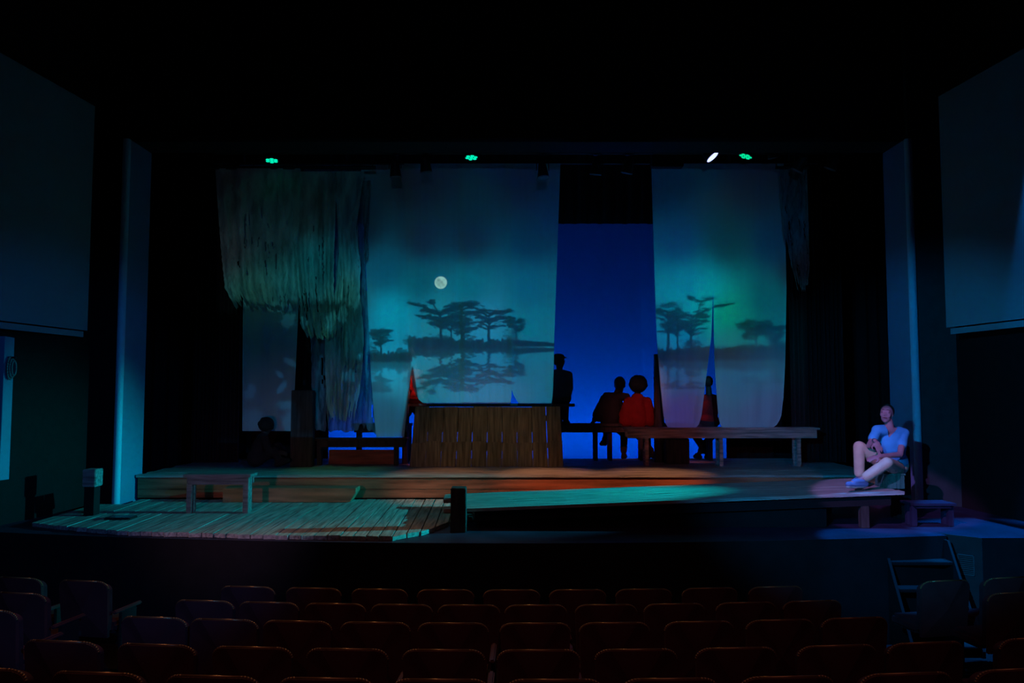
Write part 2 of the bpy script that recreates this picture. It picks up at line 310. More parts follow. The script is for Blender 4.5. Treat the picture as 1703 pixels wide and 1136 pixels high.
def cyl(bm, p0, p1, r0, r1=None, seg=20):
    p0 = Vector(p0); p1 = Vector(p1); r1 = r0 if r1 is None else r1; d = p1-p0
    if d.length < 1e-6: return bm
    bmesh.ops.create_cone(bm, cap_ends=True, segments=seg, radius1=r0, radius2=r1, depth=d.length, matrix=Matrix.Translation((p0+p1)/2) @ frame(d).to_4x4()); return bm
def ell(bm, c, r, axes=None, seg=20):
    if isinstance(r, (int, float)): r = (r, r, r)
    A = axes.to_4x4() if axes is not None else Matrix.Identity(4)
    X = Matrix.Translation(c) @ A @ Matrix.Diagonal((*r, 1)); nv = max(6, seg*2//3); V = bm.verts.new
    top = V(X @ Vector((0, 0, 1))); bot = V(X @ Vector((0, 0, -1)))
    rg = [[V(X @ Vector((math.sin(PI*j/nv)*math.cos(2*PI*i/seg), math.sin(PI*j/nv)*math.sin(2*PI*i/seg), math.cos(PI*j/nv)))) for i in range(seg)] for j in range(1, nv)]
    for i in range(seg):
        k = (i+1) % seg; bm.faces.new((top, rg[0][i], rg[0][k])); bm.faces.new((bot, rg[-1][k], rg[-1][i]))
        for j in range(nv-2): bm.faces.new((rg[j][i], rg[j+1][i], rg[j+1][k], rg[j][k]))
    return bm
def cap(bm, p0, r0, p1, r1): cyl(bm, p0, p1, r0, r1); ell(bm, p0, r0); ell(bm, p1, r1); return bm
def chain(bm, *pr):
    for i in range(0, len(pr)-2, 2): cap(bm, pr[i], pr[i+1], pr[i+2], pr[i+3])
def fuse(name, bm, m, parent, voxel=.008, it=3, cut=None):
    o = obj(name, bm, None); md = o.modifiers.new('r', 'REMESH'); md.mode = 'VOXEL'; md.voxel_size = voxel
    if it: sm = o.modifiers.new('s', 'SMOOTH'); sm.factor = .5; sm.iterations = it
    dg = bpy.context.evaluated_depsgraph_get(); dg.update()
    me = bpy.data.meshes.new_from_object(o.evaluated_get(dg)); o.modifiers.clear(); o.data = me
    if cut:
        b = bmesh.new(); b.from_mesh(me); bmesh.ops.delete(b, geom=[q for q in b.verts if cut(q.co)], context='VERTS'); b.to_mesh(me); b.free()
    me.materials.clear(); me.materials.append(m)
    for p in me.polygons: p.use_smooth = True
    if parent is not None: o.parent = parent; o.matrix_parent_inverse = parent.matrix_basis.inverted()
    return o
def copy_tree(o, parent=None):
    c = o.copy(); C.objects.link(c)
    if parent is not None: c.parent = parent
    for ch in [q for q in o.children]: copy_tree(ch, c)
    return c
# ------------------------------------------------------------------ room shell
SZ = 1.2
def edgeY(x): return 8.0+.02*x*x
bm = BM(); box(bm, (-9, -8.2, -.2), (9, 17, 0)); struct('floor', bm, MT['house_wall'])
bm = BM(); box(bm, (-9, -8.2, 9), (9, 17, 9.2)); struct('ceiling', bm, MT['black'])
bm = BM(); box(bm, (-9, -8.4, 0), (9, -8.2, 9)); struct('wall_back_of_house', bm, MT['house_wall'])
bm = BM(); box(bm, (-9, 17, 0), (9, 17.2, 9)); struct('wall_upstage', bm, MT['black'])
# stage platform with curved apron
bm = BM(); n = 40; XR = 4.62; xs = [-6.2+(XR+6.2)*i/n for i in range(n+1)]
poly = [Vector((x, edgeY(x), 0)) for x in xs]+[Vector((XR, 8.57, 0)), Vector((4.92, 8.285, 0)), Vector((6.3, 8.30, 0)), Vector((7, 8.3, 0)), Vector((7, 16.9, 0)), Vector((-7, 16.9, 0)), Vector((-7, edgeY(-6.2), 0))]
prism(bm, poly, (0, 0, SZ)); so = struct('floor_stage', bm, MT['stage_black']); so.data.materials.append(MT['black'])
for p_ in so.data.polygons:
    if abs(p_.normal.z) < .5: p_.material_index = 1
# side walls and proscenium
bm = BM(); prism(bm, [Vector((-5.65, 10.45, 0)), Vector((-6.0, 8.0, 0)), Vector((-6.5, -8.2, 0)), Vector((-6.9, -8.2, 0)), Vector((-6.9, 10.45, 0))], (0, 0, 9)); struct('wall_left', bm, MT['house_wall'])
bm = BM(); prism(bm, [Vector((5.95, 10.45, 0)), Vector((6.1, 8.0, 0)), Vector((6.5, -8.2, 0)), Vector((6.8, -8.2, 0)), Vector((6.8, 10.45, 0))], (0, 0, 9)); struct('wall_right', bm, MT['house_wall'])
bm = BM(); box(bm, (-7, 10.5, 0), (-5.27, 11.1, 9)); struct('wall_proscenium_left', bm, MT['house_wall'])
bm = BM(); box(bm, (5.42, 10.5, 0), (7, 11.1, 9)); struct('wall_proscenium_right', bm, MT['face_wall'])
zb = P(851, 236, 10.6).z
bm = BM(); box(bm, (-5.27, 10.6, zb), (5.42, 11.1, 9)); struct('wall_proscenium_header', bm, MT['black'])
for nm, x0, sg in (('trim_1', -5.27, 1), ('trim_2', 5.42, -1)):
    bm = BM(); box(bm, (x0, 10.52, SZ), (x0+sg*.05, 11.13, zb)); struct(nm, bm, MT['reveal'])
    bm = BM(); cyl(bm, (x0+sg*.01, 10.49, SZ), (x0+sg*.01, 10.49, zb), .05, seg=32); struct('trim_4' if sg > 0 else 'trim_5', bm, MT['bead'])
# screens on the side walls
def hang_screen(a, b, z0, z1, label, nrm):
    t = thing('projection_screen', (*((Vector(a)+Vector(b))/2).xy, z0), label, 'screen')
    a = Vector((*a, 0)); b = Vector((*b, 0)); d = Vector(nrm)
    bm = BM(); prism(bm, [a+Vector((0, 0, z0)), b+Vector((0, 0, z0)), b+Vector((0, 0, z1)), a+Vector((0, 0, z1))], d*.02); obj('screen_surface', bm, MT['screen'], t)
    e = (b-a).normalized(); a2 = a; b2 = b-e*.08
    bm = BM(); prism(bm, [a2+Vector((0, 0, z0-.09)), b2+Vector((0, 0, z0-.09)), b2+Vector((0, 0, z0-.018)), a2+Vector((0, 0, z0-.018))], d*.05); obj('bottom_bar', bm, MT['screen'], t)
zl = P(145, 550, 10.2).z
hang_screen((-5.95, 6.6), (-5.56, 10.2), zl, zl+3.0, 'white projection screen high on the left side wall, lit dim blue', (.10, 0, 0))
zr = P(1575, 545, 9.9).z
hang_screen((5.92, 6.6), (5.52, 9.9), zr, zr+3.0, 'white projection screen high on the right side wall, lit dim blue', (-.10, 0, 0))
# left wall strip with coiled cable
bm = BM(); q = [P(2, 798, 8.9), P(13, 797, 9.0), P(18, 562, 9.0), P(6, 560, 8.9)]
X0 = -5.74; strip = [Vector((X0, 8.83, q[0].z)), Vector((X0, 9.0, q[1].z)), Vector((X0+.0, 9.0, q[2].z)), Vector((X0, 8.83, q[3].z))]
prism(bm, strip, (-.16, 0, 0)); struct('trim_3', bm, MT['reveal'])
t = thing('coiled_cable', P(11, 612, 8.8), 'coil of cable hanging on the pale strip of the left wall', 'cable')
bm = BM(); cc = Vector((X0+.03, 8.9, P(11, 612, 8.85).z))
for k, r in enumerate((.085, .07, .055)):
    for i in range(24):
        a0, a1 = 2*PI*i/24, 2*PI*(i+1)/24
        cyl(bm, cc+Vector((.02*k, r*math.cos(a0)*.7, r*math.sin(a0)*1.5)), cc+Vector((.02*k, r*math.cos(a1)*.7, r*math.sin(a1)*1.5)), .011, seg=8)
obj('cable_loops', bm, MT['metal_grey'], t, True)
bm = BM(); cyl(bm, cc+Vector((-.05, 0, .12)), cc+Vector((.06, 0, .12)), .012); obj('hook', bm, MT['metal'], t)
# orchestra-side stair and apron corner on the right
bm = BM(); a = Vector((4.625, 8.565, 0)); b = Vector((4.915, 8.29, 0)); nn = Vector((-.69, -.72, 0))
prism(bm, [a+Vector((0, 0, 0)), b, b+Vector((0, 0, SZ+.0)), a+Vector((0, 0, SZ))], nn*.02); struct('wall_apron_corner', bm, MT['face_wall'])
t = thing('vent_grille', (a+b)/2+Vector((0, 0, .95)), 'small slatted vent grille in the blue-lit corner of the stage front', 'vent')
e = (b-a).normalized()
c0 = a+e*.17+nn*.035; 
bm = BM()
for sgn in (0, .15): prism(bm, [c0+e*sgn+Vector((0, 0, .80)), c0+e*(sgn+.01)+Vector((0, 0, .80)), c0+e*(sgn+.01)+Vector((0, 0, 1.01)), c0+e*sgn+Vector((0, 0, 1.01))], nn*-.012)
for zz_ in (.80, 1.0): prism(bm, [c0+Vector((0, 0, zz_)), c0+e*.16+Vector((0, 0, zz_)), c0+e*.16+Vector((0, 0, zz_+.01)), c0+Vector((0, 0, zz_+.01))], nn*-.012)
obj('grille_frame', bm, MT['metal_grey'], t)
for k in range(9):
    z = .822+k*.02; bm = BM(); prism(bm, [c0+Vector((0, 0, z)), c0+e*.16+Vector((0, 0, z)), c0+e*.16+Vector((0, 0, z+.006)), c0+Vector((0, 0, z+.006))], nn*-.012); obj('slat', bm, MT['metal_grey'], t)
t = thing('stage_stairs', (4.4, 8.3, 0), 'short black stairs leading up to the stage at its right end', 'stairs')
for k in range(4):
    z = .24*(k+1); y0 = 7.80+.15*k
    bm = BM(); box(bm, (3.95, y0, z-.035), (4.60, y0+.18, z), .006); obj('tread', bm, MT['black'], t)
bm = BM(); prism(bm, [Vector((4.585, 7.78, 0)), Vector((4.585, 8.45, 0)), Vector((4.585, 8.45, 1.16)), Vector((4.585, 8.35, 1.16)), Vector((4.585, 7.78, .2))], (.025, 0, 0)); obj('stringer', bm, MT['black'], t)
bm = BM(); prism(bm, [Vector((3.9, 7.78, 0)), Vector((3.9, 8.25, 0)), Vector((3.9, 8.25, 1.0)), Vector((3.9, 7.78, .2))], (.03, 0, 0)); obj('stringer', bm, MT['black'], t)
hp0 = P(1600, 978, 7.9); hp1 = P(1553, 885, 8.5)
# ------------------------------------------------------------------ cyclorama, borders, legs
bm = BM(); nx = 60
x0, x1 = P(540, 600, CYC_Y).x, P(1208, 600, CYC_Y).x; zt, z0 = P(851, 372, CYC_Y).z, 1.22
for k in range(1):
    vs = [[bm.verts.new((x0+(x1-x0)*i/nx, CYC_Y+.008*math.sin(i*.9), z0+(zt-z0)*j/10)) for i in range(nx+1)] for j in range(11)]
    for j in range(10):
        for i in range(nx): bm.faces.new((vs[j][i], vs[j][i+1], vs[j+1][i+1], vs[j+1][i]))
o = obj('cyclorama', bm, MT['cyc'], None, True); tag(o, 'tall blue-lit cyclorama cloth across the back of the stage', 'backdrop')
t = thing('floor_light_strip', (.3, CYC_Y-.8, 1.2), 'low strip of blue floor lights behind the deck aimed at the cyclorama', 'stage light')
bm = BM(); box(bm, (-3.9, CYC_Y-.93, 1.2), (4.5, CYC_Y-.62, 1.26)); obj('housing', bm, MT['metal'], t)
def drape(name, X0, X1, Y, zb_, zt_, folds, amp, m, label, cat, group=None):
    bm = BM(); nx = folds*8; ny = 6
    vs = [[bm.verts.new((X0+(X1-X0)*i/nx, Y+amp*math.sin(i/8*2*PI)+.3*amp*math.sin(i*.37+j*.3), zb_+(zt_-zb_)*j/ny)) for i in range(nx+1)] for j in range(ny+1)]
    for j in range(ny):
        for i in range(nx): bm.faces.new((vs[j][i], vs[j][i+1], vs[j+1][i+1], vs[j+1][i]))
    o = obj(name, bm, m, None, True); return tag(o, label, cat, group)
drape('border_curtain', -4.6, 5.0, 14.9, P(851, 372, 14.9).z, 9, 40, .04, MT['velvet'], 'black border curtain hanging above the blue cyclorama', 'curtain')
drape('masking_curtain', -5.2, P(403, 500, 12.75).x, 12.75, 1.585, 9, 12, .05, MT['velvet'], 'black velvet side curtain left of the torn grey cloths', 'curtain')
drape('masking_curtain', -6.9, P(550, 500, 14.2).x, 14.2, 1.22, 9, 14, .05, MT['velvet'], 'black velvet side curtain behind the leftmost pale cloth', 'curtain')
drape('masking_curtain', P(1312, 500, 12.75).x, 5.4, 12.75, 1.585, 9, 12, .05, MT['velvet'], 'black velvet side curtain right of the pale cloths', 'curtain')
drape('masking_curtain', P(1204, 500, 14.2).x, 6.9, 14.2, 1.22, 9, 14, .05, MT['velvet'], 'black velvet side curtain behind the rightmost pale cloth', 'curtain')
# ------------------------------------------------------------------ decks
def lerp(a, b, t): return a+(b-a)*t
def interp(tab, x):
    if x <= tab[0][0]: return tab[0][1]
    for (xa, ya), (xb, yb) in zip(tab, tab[1:]):
        if x <= xb: return lerp(ya, yb, (x-xa)/(xb-xa))
    return tab[-1][1]
front = [(-5.5, 8.95), (-5.2, 8.8), (-4.2, 8.42), (-2.6, 8.2), (-1.32, 8.12), (-1.0, 8.45), (-.74, 9.1), (-.6, 9.3)]
bm = BM(); wd = .135; x = -5.5; z0, z1 = SZ+.003, SZ+.05
while x < -.62:
    xe = x+wd-.012; j = rnd.uniform(0, .006); back = 10.86 if x > -5.15 else 10.42; sk = .05
    f0, f1 = interp(front, x)+rnd.uniform(-.03, .03), interp(front, xe)+rnd.uniform(-.02, .02)
    s = lambda y: (y-10.8)*-.035
    hexa(bm, [(x+s(f0), f0, z0), (xe+s(f1), f1, z0), (xe+s(back), back, z0), (x+s(back), back, z0), (x+s(f0), f0, z1-j), (xe+s(f1), f1, z1-j), (xe+s(back), back, z1-j), (x+s(back), back, z1-j)])
    x += wd
o = obj('wooden_deck', bm, MT['wood_deck']); tag(o, 'low weathered plank deck on the stage floor in front of the platform, lit teal', 'deck')
# main platform
PZT = 1.58; t = thing('stage_platform', (0, 11, SZ), 'wide raised plank platform across the stage with a brown wooden riser', 'platform')
bm = BM(); y = 10.9
while y < 13.38:
    xa = -5.2+(rnd.uniform(0, .05)); xb = 5.2; cut = rnd.uniform(-3, 3); zt_ = PZT-rnd.uniform(0, .007)
    box(bm, (xa, y, PZT-.04), (cut-.004, y+.145, zt_)); box(bm, (cut+.004, y, PZT-.04), (xb, y+.145, PZT-rnd.uniform(0, .007))); y += .155
obj('deck_boards', bm, MT['wood_deck_x'], t)
bm = BM(); box(bm, (-5.18, 10.92, PZT-.20), (1.5, 10.955, PZT-.042)); box(bm, (1.505, 10.92, PZT-.20), (5.15, 10.955, PZT-.042)); box(bm, (-5.18, 10.925, SZ+.06), (-.2, 10.96, PZT-.205)); box(bm, (-.195, 10.925, SZ+.06), (5.15, 10.96, PZT-.205)); obj('riser', bm, MT['wood_riser'], t)
bm = BM(); box(bm, (-5.1, 10.97, SZ+.002), (5.1, 13.35, PZT-.045)); obj('base', bm, MT['black'], t)
# long beam step in front of the riser
xL, xR = P(373, 820, 10.6).x, P(590, 820, 10.6).x
t_ = BM(); zt_ = P(590, 812, 10.55).z
prism(t_, [Vector((xL, 10.55, SZ+.052)), Vector((xR-.06, 10.55, SZ+.052)), Vector((xR+.02, 10.55, zt_-.06)), Vector((xR+.02, 10.55, zt_)), Vector((xL, 10.55, zt_))], (0, .3, 0))
o = obj('timber_step', t_, MT['wood_riser']); tag(o, 'long low brown timber step at the foot of the platform, right end cut aslant', 'step')
# ramp walkway
RY0, RY1 = 8.8, 10.12
def rampz(x): return lerp(1.43, 1.618, (x+.52)/(4.32+.52))
t = thing('ramp_walkway', (2, 9.4, SZ), 'long plank walkway sloping gently up to the seated woman in blue', 'walkway')
bm = BM()
for k in range(9):
    y = RY0+k*.147; xa = -.52-rnd.uniform(0, .05)-(k*.02); xb = 4.34+rnd.uniform(-.02, .05)
    if k == 8: xa -= .15
    j = rnd.uniform(0, .005); za, zb2 = rampz(xa)-j, rampz(xb)-j
    hexa(bm, [(xa, y, za-.035), (xb, y, zb2-.035), (xb, y+.139, zb2-.035), (xa, y+.139, za-.035), (xa, y, za), (xb, y, zb2), (xb, y+.139, zb2), (xa, y+.139, za)])
obj('walkway_boards', bm, MT['wood_deck_x'], t)
for yy_ in (8.86, 9.95):
    bm = BM(); xa, xb = -.42, 4.25; za, zb2 = rampz(xa)-.037, rampz(xb)-.037
    hexa(bm, [(xa, yy_, za-.12), (xb, yy_, zb2-.12), (xb, yy_+.05, zb2-.12), (xa, yy_+.05, za-.12), (xa, yy_, za), (xb, yy_, zb2), (xb, yy_+.05, zb2), (xa, yy_+.05, za)]); obj('side_beam', bm, MT['black'], t)
bm = BM(); hexa(bm, [(-.4, 8.93, SZ+.002), (3.55, 8.93, SZ+.002), (3.55, 9.0, SZ+.002), (-.4, 9.0, SZ+.002), (-.4, 8.93, rampz(-.4)-.16), (3.55, 8.93, rampz(3.55)-.16), (3.55, 9.0, rampz(3.55)-.16), (-.4, 9.0, rampz(-.4)-.16)]); obj('skirt', bm, MT['black'], t)
for (pa, yy_) in ((1439, 8.86), (1439, 9.9)):
    xx_ = P(pa, 850, 8.86).x; bm = BM(); box(bm, (xx_-.045, yy_-.002, SZ+.001), (xx_+.045, yy_+.085, rampz(xx_)-.157), .004); obj('leg', bm, MT['wood_dark'], t)
bm = BM(); box(bm, (-.83, 9.62, 1.255), (-.45, 9.85, 1.30), .005); box(bm, (-.86, 9.9, 1.33), (-.45, 10.1, 1.40), .005); obj('end_blocks', bm, MT['wood_h'], t)
def post(px0, px1, pt, Y, zb_, label, m='wood_dark', name='wooden_post', dep=.2, top=None):
    a = P(px0, pt, Y); b = P(px1, pt, Y); bm = BM(); hexa(bm, [(a.x, Y, zb_), (b.x, Y, zb_), (b.x, Y+dep, zb_), (a.x, Y+dep, zb_), (a.x+.004, Y+.004, a.z), (b.x-.004, Y+.004, a.z-.004), (b.x-.004, Y+dep-.004, a.z), (a.x+.004, Y+dep-.004, a.z)])
    bmesh.ops.bevel(bm, geom=bm.edges[:], offset=.008, segments=2, affect='EDGES'); o = obj(name, bm, MT[m]); return tag(o, label, 'post')
post(749, 775, 812, 8.58, SZ+.001, 'short thick dark wooden post at the low left end of the walkway')
post(1490, 1514, 742, 9.45, SZ+.001, 'tall dark wooden post the woman in the blue shirt leans against', 'near_black')
post(484, 521, 649, 11.98, PZT+.001, 'square dark wooden post standing before the left torn cloths', dep=.15)
bm = BM(); zz0 = P(1098, 710, 12.9).z-.9
hexa(bm, [P(1089, 700, 12.75)+Vector((0, 0, -.72)), P(1110, 700, 12.75)+Vector((0, 0, -.72)), P(1110, 700, 12.75)+Vector((0, .1, -.72)), P(1089, 700, 12.75)+Vector((0, .1, -.72)), P(1089, 589, 12.75), P(1095, 589, 12.75), P(1095, 589, 12.75)+Vector((0, .1, 0)), P(1089, 589, 12.75)+Vector((0, .1, 0))])
for v_ in bm.verts:
    if v_.co.z < 1.7: v_.co.z = PZT+.001
o = obj('wooden_post', bm, MT['wood_dark']); tag(o, 'thin tapering dark post beside the person in the red jacket', 'post')
# ------------------------------------------------------------------ plank screen
t = thing('plank_counter', P(810, 775, 12.0), 'upright screen of two rows of rough brown planks at centre stage', 'counter')
YB = 12.0; tops = [690+i*(932-690)/10 for i in range(11)]; bots = [682+i*(937-682)/10 for i in range(11)]
zT, zM, zB = P(0, 676, YB).z, P(0, 735, YB).z, PZT+.002
for i in range(10):
    for (za, zb2, ta, tb, dy) in ((zM-.03, zT-rnd.uniform(0, .015), (735-672)/103, 0, 0), (zB, zM+rnd.uniform(-.02, .03), 1, .6, -.03)):
        g = {3: .007, 4: .006, 8: .012, 9: .008}.get(i, .003)+rnd.uniform(0, .002)
        yb = YB+dy+rnd.uniform(-.006, .006)
        def xa(tp, side, i=i):
            k = i+side; return P(lerp(tops[k], bots[k], tp), 700, YB).x
        l0, l1, r0, r1 = xa(ta, 0)+g*.5, xa(tb, 0)+g*.5, xa(ta, 1)-g*.5, xa(tb, 1)-g*.5
        bm = BM(); hexa(bm, [(l0, yb, za), (r0, yb, za), (r0, yb+.025, za), (l0, yb+.025, za), (l1, yb, zb2), (r1, yb, zb2), (r1, yb+.025, zb2), (l1, yb+.025, zb2)])
        bmesh.ops.bevel(bm, geom=bm.edges[:], offset=.003, segments=1, affect='EDGES'); obj('plank', bm, MT['wood_v'], t)
for z in (zB+.32, zT-.18):
    bm = BM(); box(bm, (P(695, 700, YB).x, YB+.03, z-.04), (P(928, 700, YB).x, YB+.07, z+.04)); obj('rail', bm, MT['wood_dark'], t)
bm = BM(); box(bm, (P(697, 700, YB).x, YB+.075, P(0, 719, YB).z), (P(902, 700, YB).x, YB+.095, P(0, 678, YB).z)); obj('backing_board', bm, MT['wood_dark'], t)
bm = BM(); box(bm, (P(692, 700, YB).x, YB+.075, P(0, 750, YB).z), (P(902, 700, YB).x, YB+.095, P(0, 737, YB).z)); obj('backing_board', bm, MT['wood_dark'], t)
# high bench plank behind it
def bench(name, xa, xb, Y0, Y1, ztop, th, apron, legs, zfloor, m, label, cat='bench', group=None, lw=.09, lr=(0.02, .02)):
    t = thing(name, ((xa+xb)/2, (Y0+Y1)/2, zfloor), label, cat, group)
    bm = BM(); n = max(2, round((Y1-Y0)/.14)); dy = (Y1-Y0)/n
    for k in range(n): box(bm, (xa+rnd.uniform(0, .03), Y0+k*dy+.003, ztop-th), (xb-rnd.uniform(0, .03), Y0+(k+1)*dy-.003, ztop-rnd.uniform(0, .003)), .004)
    obj('seat', bm, m, t)
    if apron:
        for yy_ in (Y0+.03, Y1-.06): bm = BM(); box(bm, (xa+.06, yy_, ztop-th-apron), (xb-.06, yy_+.03, ztop-th-.001), .003); obj('apron', bm, m, t)
    for xx_ in legs:
        for yy_ in (Y0+.065, Y1-.065-lw):
            bm = BM(); box(bm, (xx_-lw/2, yy_, zfloor+.001), (xx_+lw/2, yy_+lw, ztop-th-.001), .004); obj('leg', bm, m, t)
    return t
Xp = lambda px, Y: (px-851.5)/F*Y*1.002
hz = P(0, 671.5, 12.45).z
bench('high_bench', Xp(656, 12.45), Xp(958, 12.45), 12.4, 12.75, hz, .045, .0, [Xp(675, 12.5), Xp(924, 12.5)], PZT, MT['wood_dark'], 'tall dark plank bench just behind the upright plank screen', lw=.08)
bz = P(0, 704.5, 13.0).z
bench('back_bench', Xp(925, 13), Xp(1192, 13), 12.95, 13.3, bz, .045, .10, [Xp(990, 13), Xp(1014, 13), Xp(1066, 13), Xp(1180, 13)], PZT, MT['wood_dark'], 'dark rear bench the two huddled people sit on, before the blue backdrop', lw=.06)
bz2 = P(0, 711.5, 12.0).z
bench('long_bench', Xp(1036, 12), Xp(1362, 12), 11.98, 12.35, bz2, .03, .13, [Xp(1075, 12), Xp(1198, 12), Xp(1327, 12)], PZT, MT['wood_h'], 'long grey-brown wooden bench below the two right-hand pale cloths', lw=.055)
lz = P(0, 704.5, 13.0).z
bench('back_bench', Xp(585, 13), Xp(686, 13), 12.95, 13.3, lz, .045, .10, [Xp(597, 13), Xp(680, 13)], PZT, MT['wood_dark'], 'dark rear bench seen left of the upright plank screen', lw=.06)
lz2 = P(0, 728.5, 12.2).z
bench('low_bench', Xp(524, 12.2), Xp(682, 12.2), 12.15, 12.38, lz2, .04, .10, [Xp(533, 12.2), Xp(660, 12.2)], PZT, MT['wood_dark'], 'low dark bench below the torn cloths on the left of the platform', lw=.07)
bm = BM(); box(bm, (Xp(549, 12.4), 12.42, PZT+.002), (Xp(664, 12.4), 12.5, P(0, 748.5, 12.42).z), .005); o = obj('timber_beam', bm, MT['wood_riser']); tag(o, 'dark timber beam lying on edge under the low left bench', 'beam')
bm = BM(); box(bm, (Xp(1099, 12.8), 12.45, PZT+.002), (Xp(1136, 12.8), 12.70, P(0, 729, 12.6).z), .008); o = obj('wooden_crate', bm, MT['wood_dark']); tag(o, 'dark square crate under the long bench near the red jacket', 'crate')
# front left bench
fz = P(0, 786, 9.5).z
t = bench('wooden_bench', Xp(311, 9.6), Xp(427, 9.6), 9.55, 9.82, P(0, 788.5, 9.6).z, .035, .09, [Xp(320, 9.6), Xp(413, 9.6)], SZ+.05, MT['wood_grey'], 'small four-legged wooden bench standing on the teal-lit plank deck', lw=.065)
# woman's crate
bm = BM(); a = P(1472, 800, 9.1); b = P(1497, 800, 9.1); zc = rampz(4.2)
t = thing('wooden_box', (4.3, 9.2, zc), 'small green wooden box the woman in the blue shirt sits on', 'box')
bx0, bx1 = a.x, b.x+.02
for k in range(4):
    xx0 = bx0+(bx1-bx0)*k/4; bm = BM() if k == 0 else bm
    box(bm, (xx0+.002, 9.03, zc+.002), (bx0+(bx1-bx0)*(k+1)/4-.002, 9.36, zc+.155), .004)
obj('box_body', bm, MT['wood_green'], t)
bm = BM(); box(bm, (bx0-.01, 9.02, zc+.156), (bx1+.01, 9.38, zc+.175), .004); obj('lid', bm, MT['wood_green'], t)
# low step right, left bits
sx0, sx1 = P(1513, 836, 8.95).x, P(1590, 836, 8.95).x; szt = P(0, 837.5, 8.9).z
bench('step_stool', sx0, sx1, 8.9, 9.2, szt, .03, .03, [sx0+.06, sx1-.05], SZ, MT['stage_black'], 'low black step beside the tall post at the right end of the stage', 'step', lw=.06)
bm = BM(); q = PZ(139, 868, SZ); box(bm, (-5.35, 8.55, SZ+.001), (-4.55, 8.78, SZ+.03), .005); 
bm.free(); t = thing('pedestal', P(147, 781, 9.45), 'pale squared timber block on a dark stand near the left wall', 'block')
a = P(137, 781, 9.4); b = P(158, 810, 9.4); bm = BM(); box(bm, (a.x, 9.4, b.z), (b.x, 9.58, a.z), .008); obj('block', bm, MT['wood_h'], t)
bm = BM(); box(bm, (a.x+.02, 9.42, SZ+.052), (b.x-.02, 9.56, b.z)); obj('stand', bm, MT['black'], t)
bm = BM(); bx_ = PZ(195, 872, SZ); box(bm, (bx_.x-.16, bx_.y, SZ+.001), (bx_.x+.14, bx_.y+.2, SZ+.075), .01); o = obj('low_box', bm, MT['metal']); tag(o, 'low dark box on the stage edge before the left corner of the plank deck', 'box')
# ------------------------------------------------------------------ hanging cloths
def smoothstep(t): t = max(0, min(1, t)); return t*t*(3-2*t)
def hang(name, Y, rows, m, label, group=None, folds=5, amp=.03, nu=48, nv=60, ragged=0, seed=1, curve=0, cat='curtain', hem=None):
    r = random.Random(seed); tabL = [(a, b) for a, b, c in rows]; tabR = [(a, c) for a, b, c in rows]
    y0, y1 = rows[0][0], rows[-1][0]; ph = r.uniform(0, 6)
    rag = [0]*(nu+1)
    if ragged:
        val = 0
        for i in range(nu+1): val = .6*val+r.uniform(0, ragged)*.4+(r.uniform(0, ragged) if r.random() < .15 else 0); rag[i] = min(val, ragged*1.6)
    bm = BM(); g = []
    for j in range(nv+1):
        t = j/nv; row = []
        for i in range(nu+1):
            s = i/nu; py = lerp(y0, y1, t)-rag[i]*t**3
            if hem: py = min(py, hem(s)) if t == 1 else lerp(y0, hem(s)-rag[i], t)
            xl, xr = interp(tabL, py), interp(tabR, py); px = lerp(xl, xr, s)
            if ragged: px += r.uniform(-.8, .8)*(t > .4)
            dep = amp*(math.sin(s*folds*2*PI+ph)*(.4+.6*t)+.45*math.sin(s*folds*4.7+ph*2+t*2))
            if ragged: dep += .02*r.uniform(-1, 1)+.03*math.sin(t*23+s*9)
            row.append(bm.verts.new(P(px, py, Y+dep)))
        g.append(row)
    gone = set()
    if ragged:
        for _ in range(int(nu*nv*.006)):
            ci, cj = r.randrange(1, nu-1), r.randrange(int(nv*.25), nv)
            for q_ in range(r.randrange(2, 9)): gone.add((cj+q_, ci+(1 if r.random() < .15 else 0)))
    for j in range(nv):
        for i in range(nu):
            if (j, i) in gone: continue
            bm.faces.new((g[j][i], g[j][i+1], g[j+1][i+1], g[j+1][i]))
    bm.normal_update(); o = obj(name, bm, m, None, True); return tag(o, label, cat, group)
g1 = 'pale cloths hanging over the stage'
hang('muslin_curtain', 12.30, [(274, 480, 700), (500, 512, 690), (600, 518, 686), (727, 519, 676)], MT['torn_dark'], 'dim narrow cloth behind the torn netting, hem by the low left bench', g1, 9, .05, ragged=14, seed=3, nu=60)
hang('muslin_curtain', 12.24, [(274, 398, 492), (500, 404, 497), (717, 403, 487)], MT['sheer2'], 'leftmost plain pale cloth, its hem straight beside the square post', g1, 3, .012, seed=4)
hang('muslin_curtain', 12.16, [(274, 600, 690), (560, 614, 686), (610, 616, 684), (690, 622, 676), (727, 626, 672)], MT['sheer'], 'bright pale cloth carrying the small projected tree left of centre', g1, 4, .012, seed=5)
hang('muslin_curtain', 12.10, [(272, 672, 772), (590, 679, 772), (620, 682, 772), (650, 689, 772), (660, 693, 772), (667, 698, 772), (671, 704, 772)], MT['sheer'], 'centre pale cloth showing the projected moon, lower left corner rounded', g1, 4, .012, seed=6)
hang('muslin_curtain', 12.06, [(272, 762, 850), (615, 763, 851), (640, 764, 851), (655, 765, 851), (671, 766, 849)], MT['sheer'], 'pale cloth right of the moon with the broad projected tree', g1, 4, .012, seed=8)
hang('muslin_curtain', 12.12, [(272, 838, 932), (560, 843, 922), (615, 848, 921), (645, 850, 920), (660, 855, 919), (671, 863, 917)], MT['sheer'], 'pale cloth at the left edge of the blue gap beside the man in the cap', g1, 3, .012, seed=9)
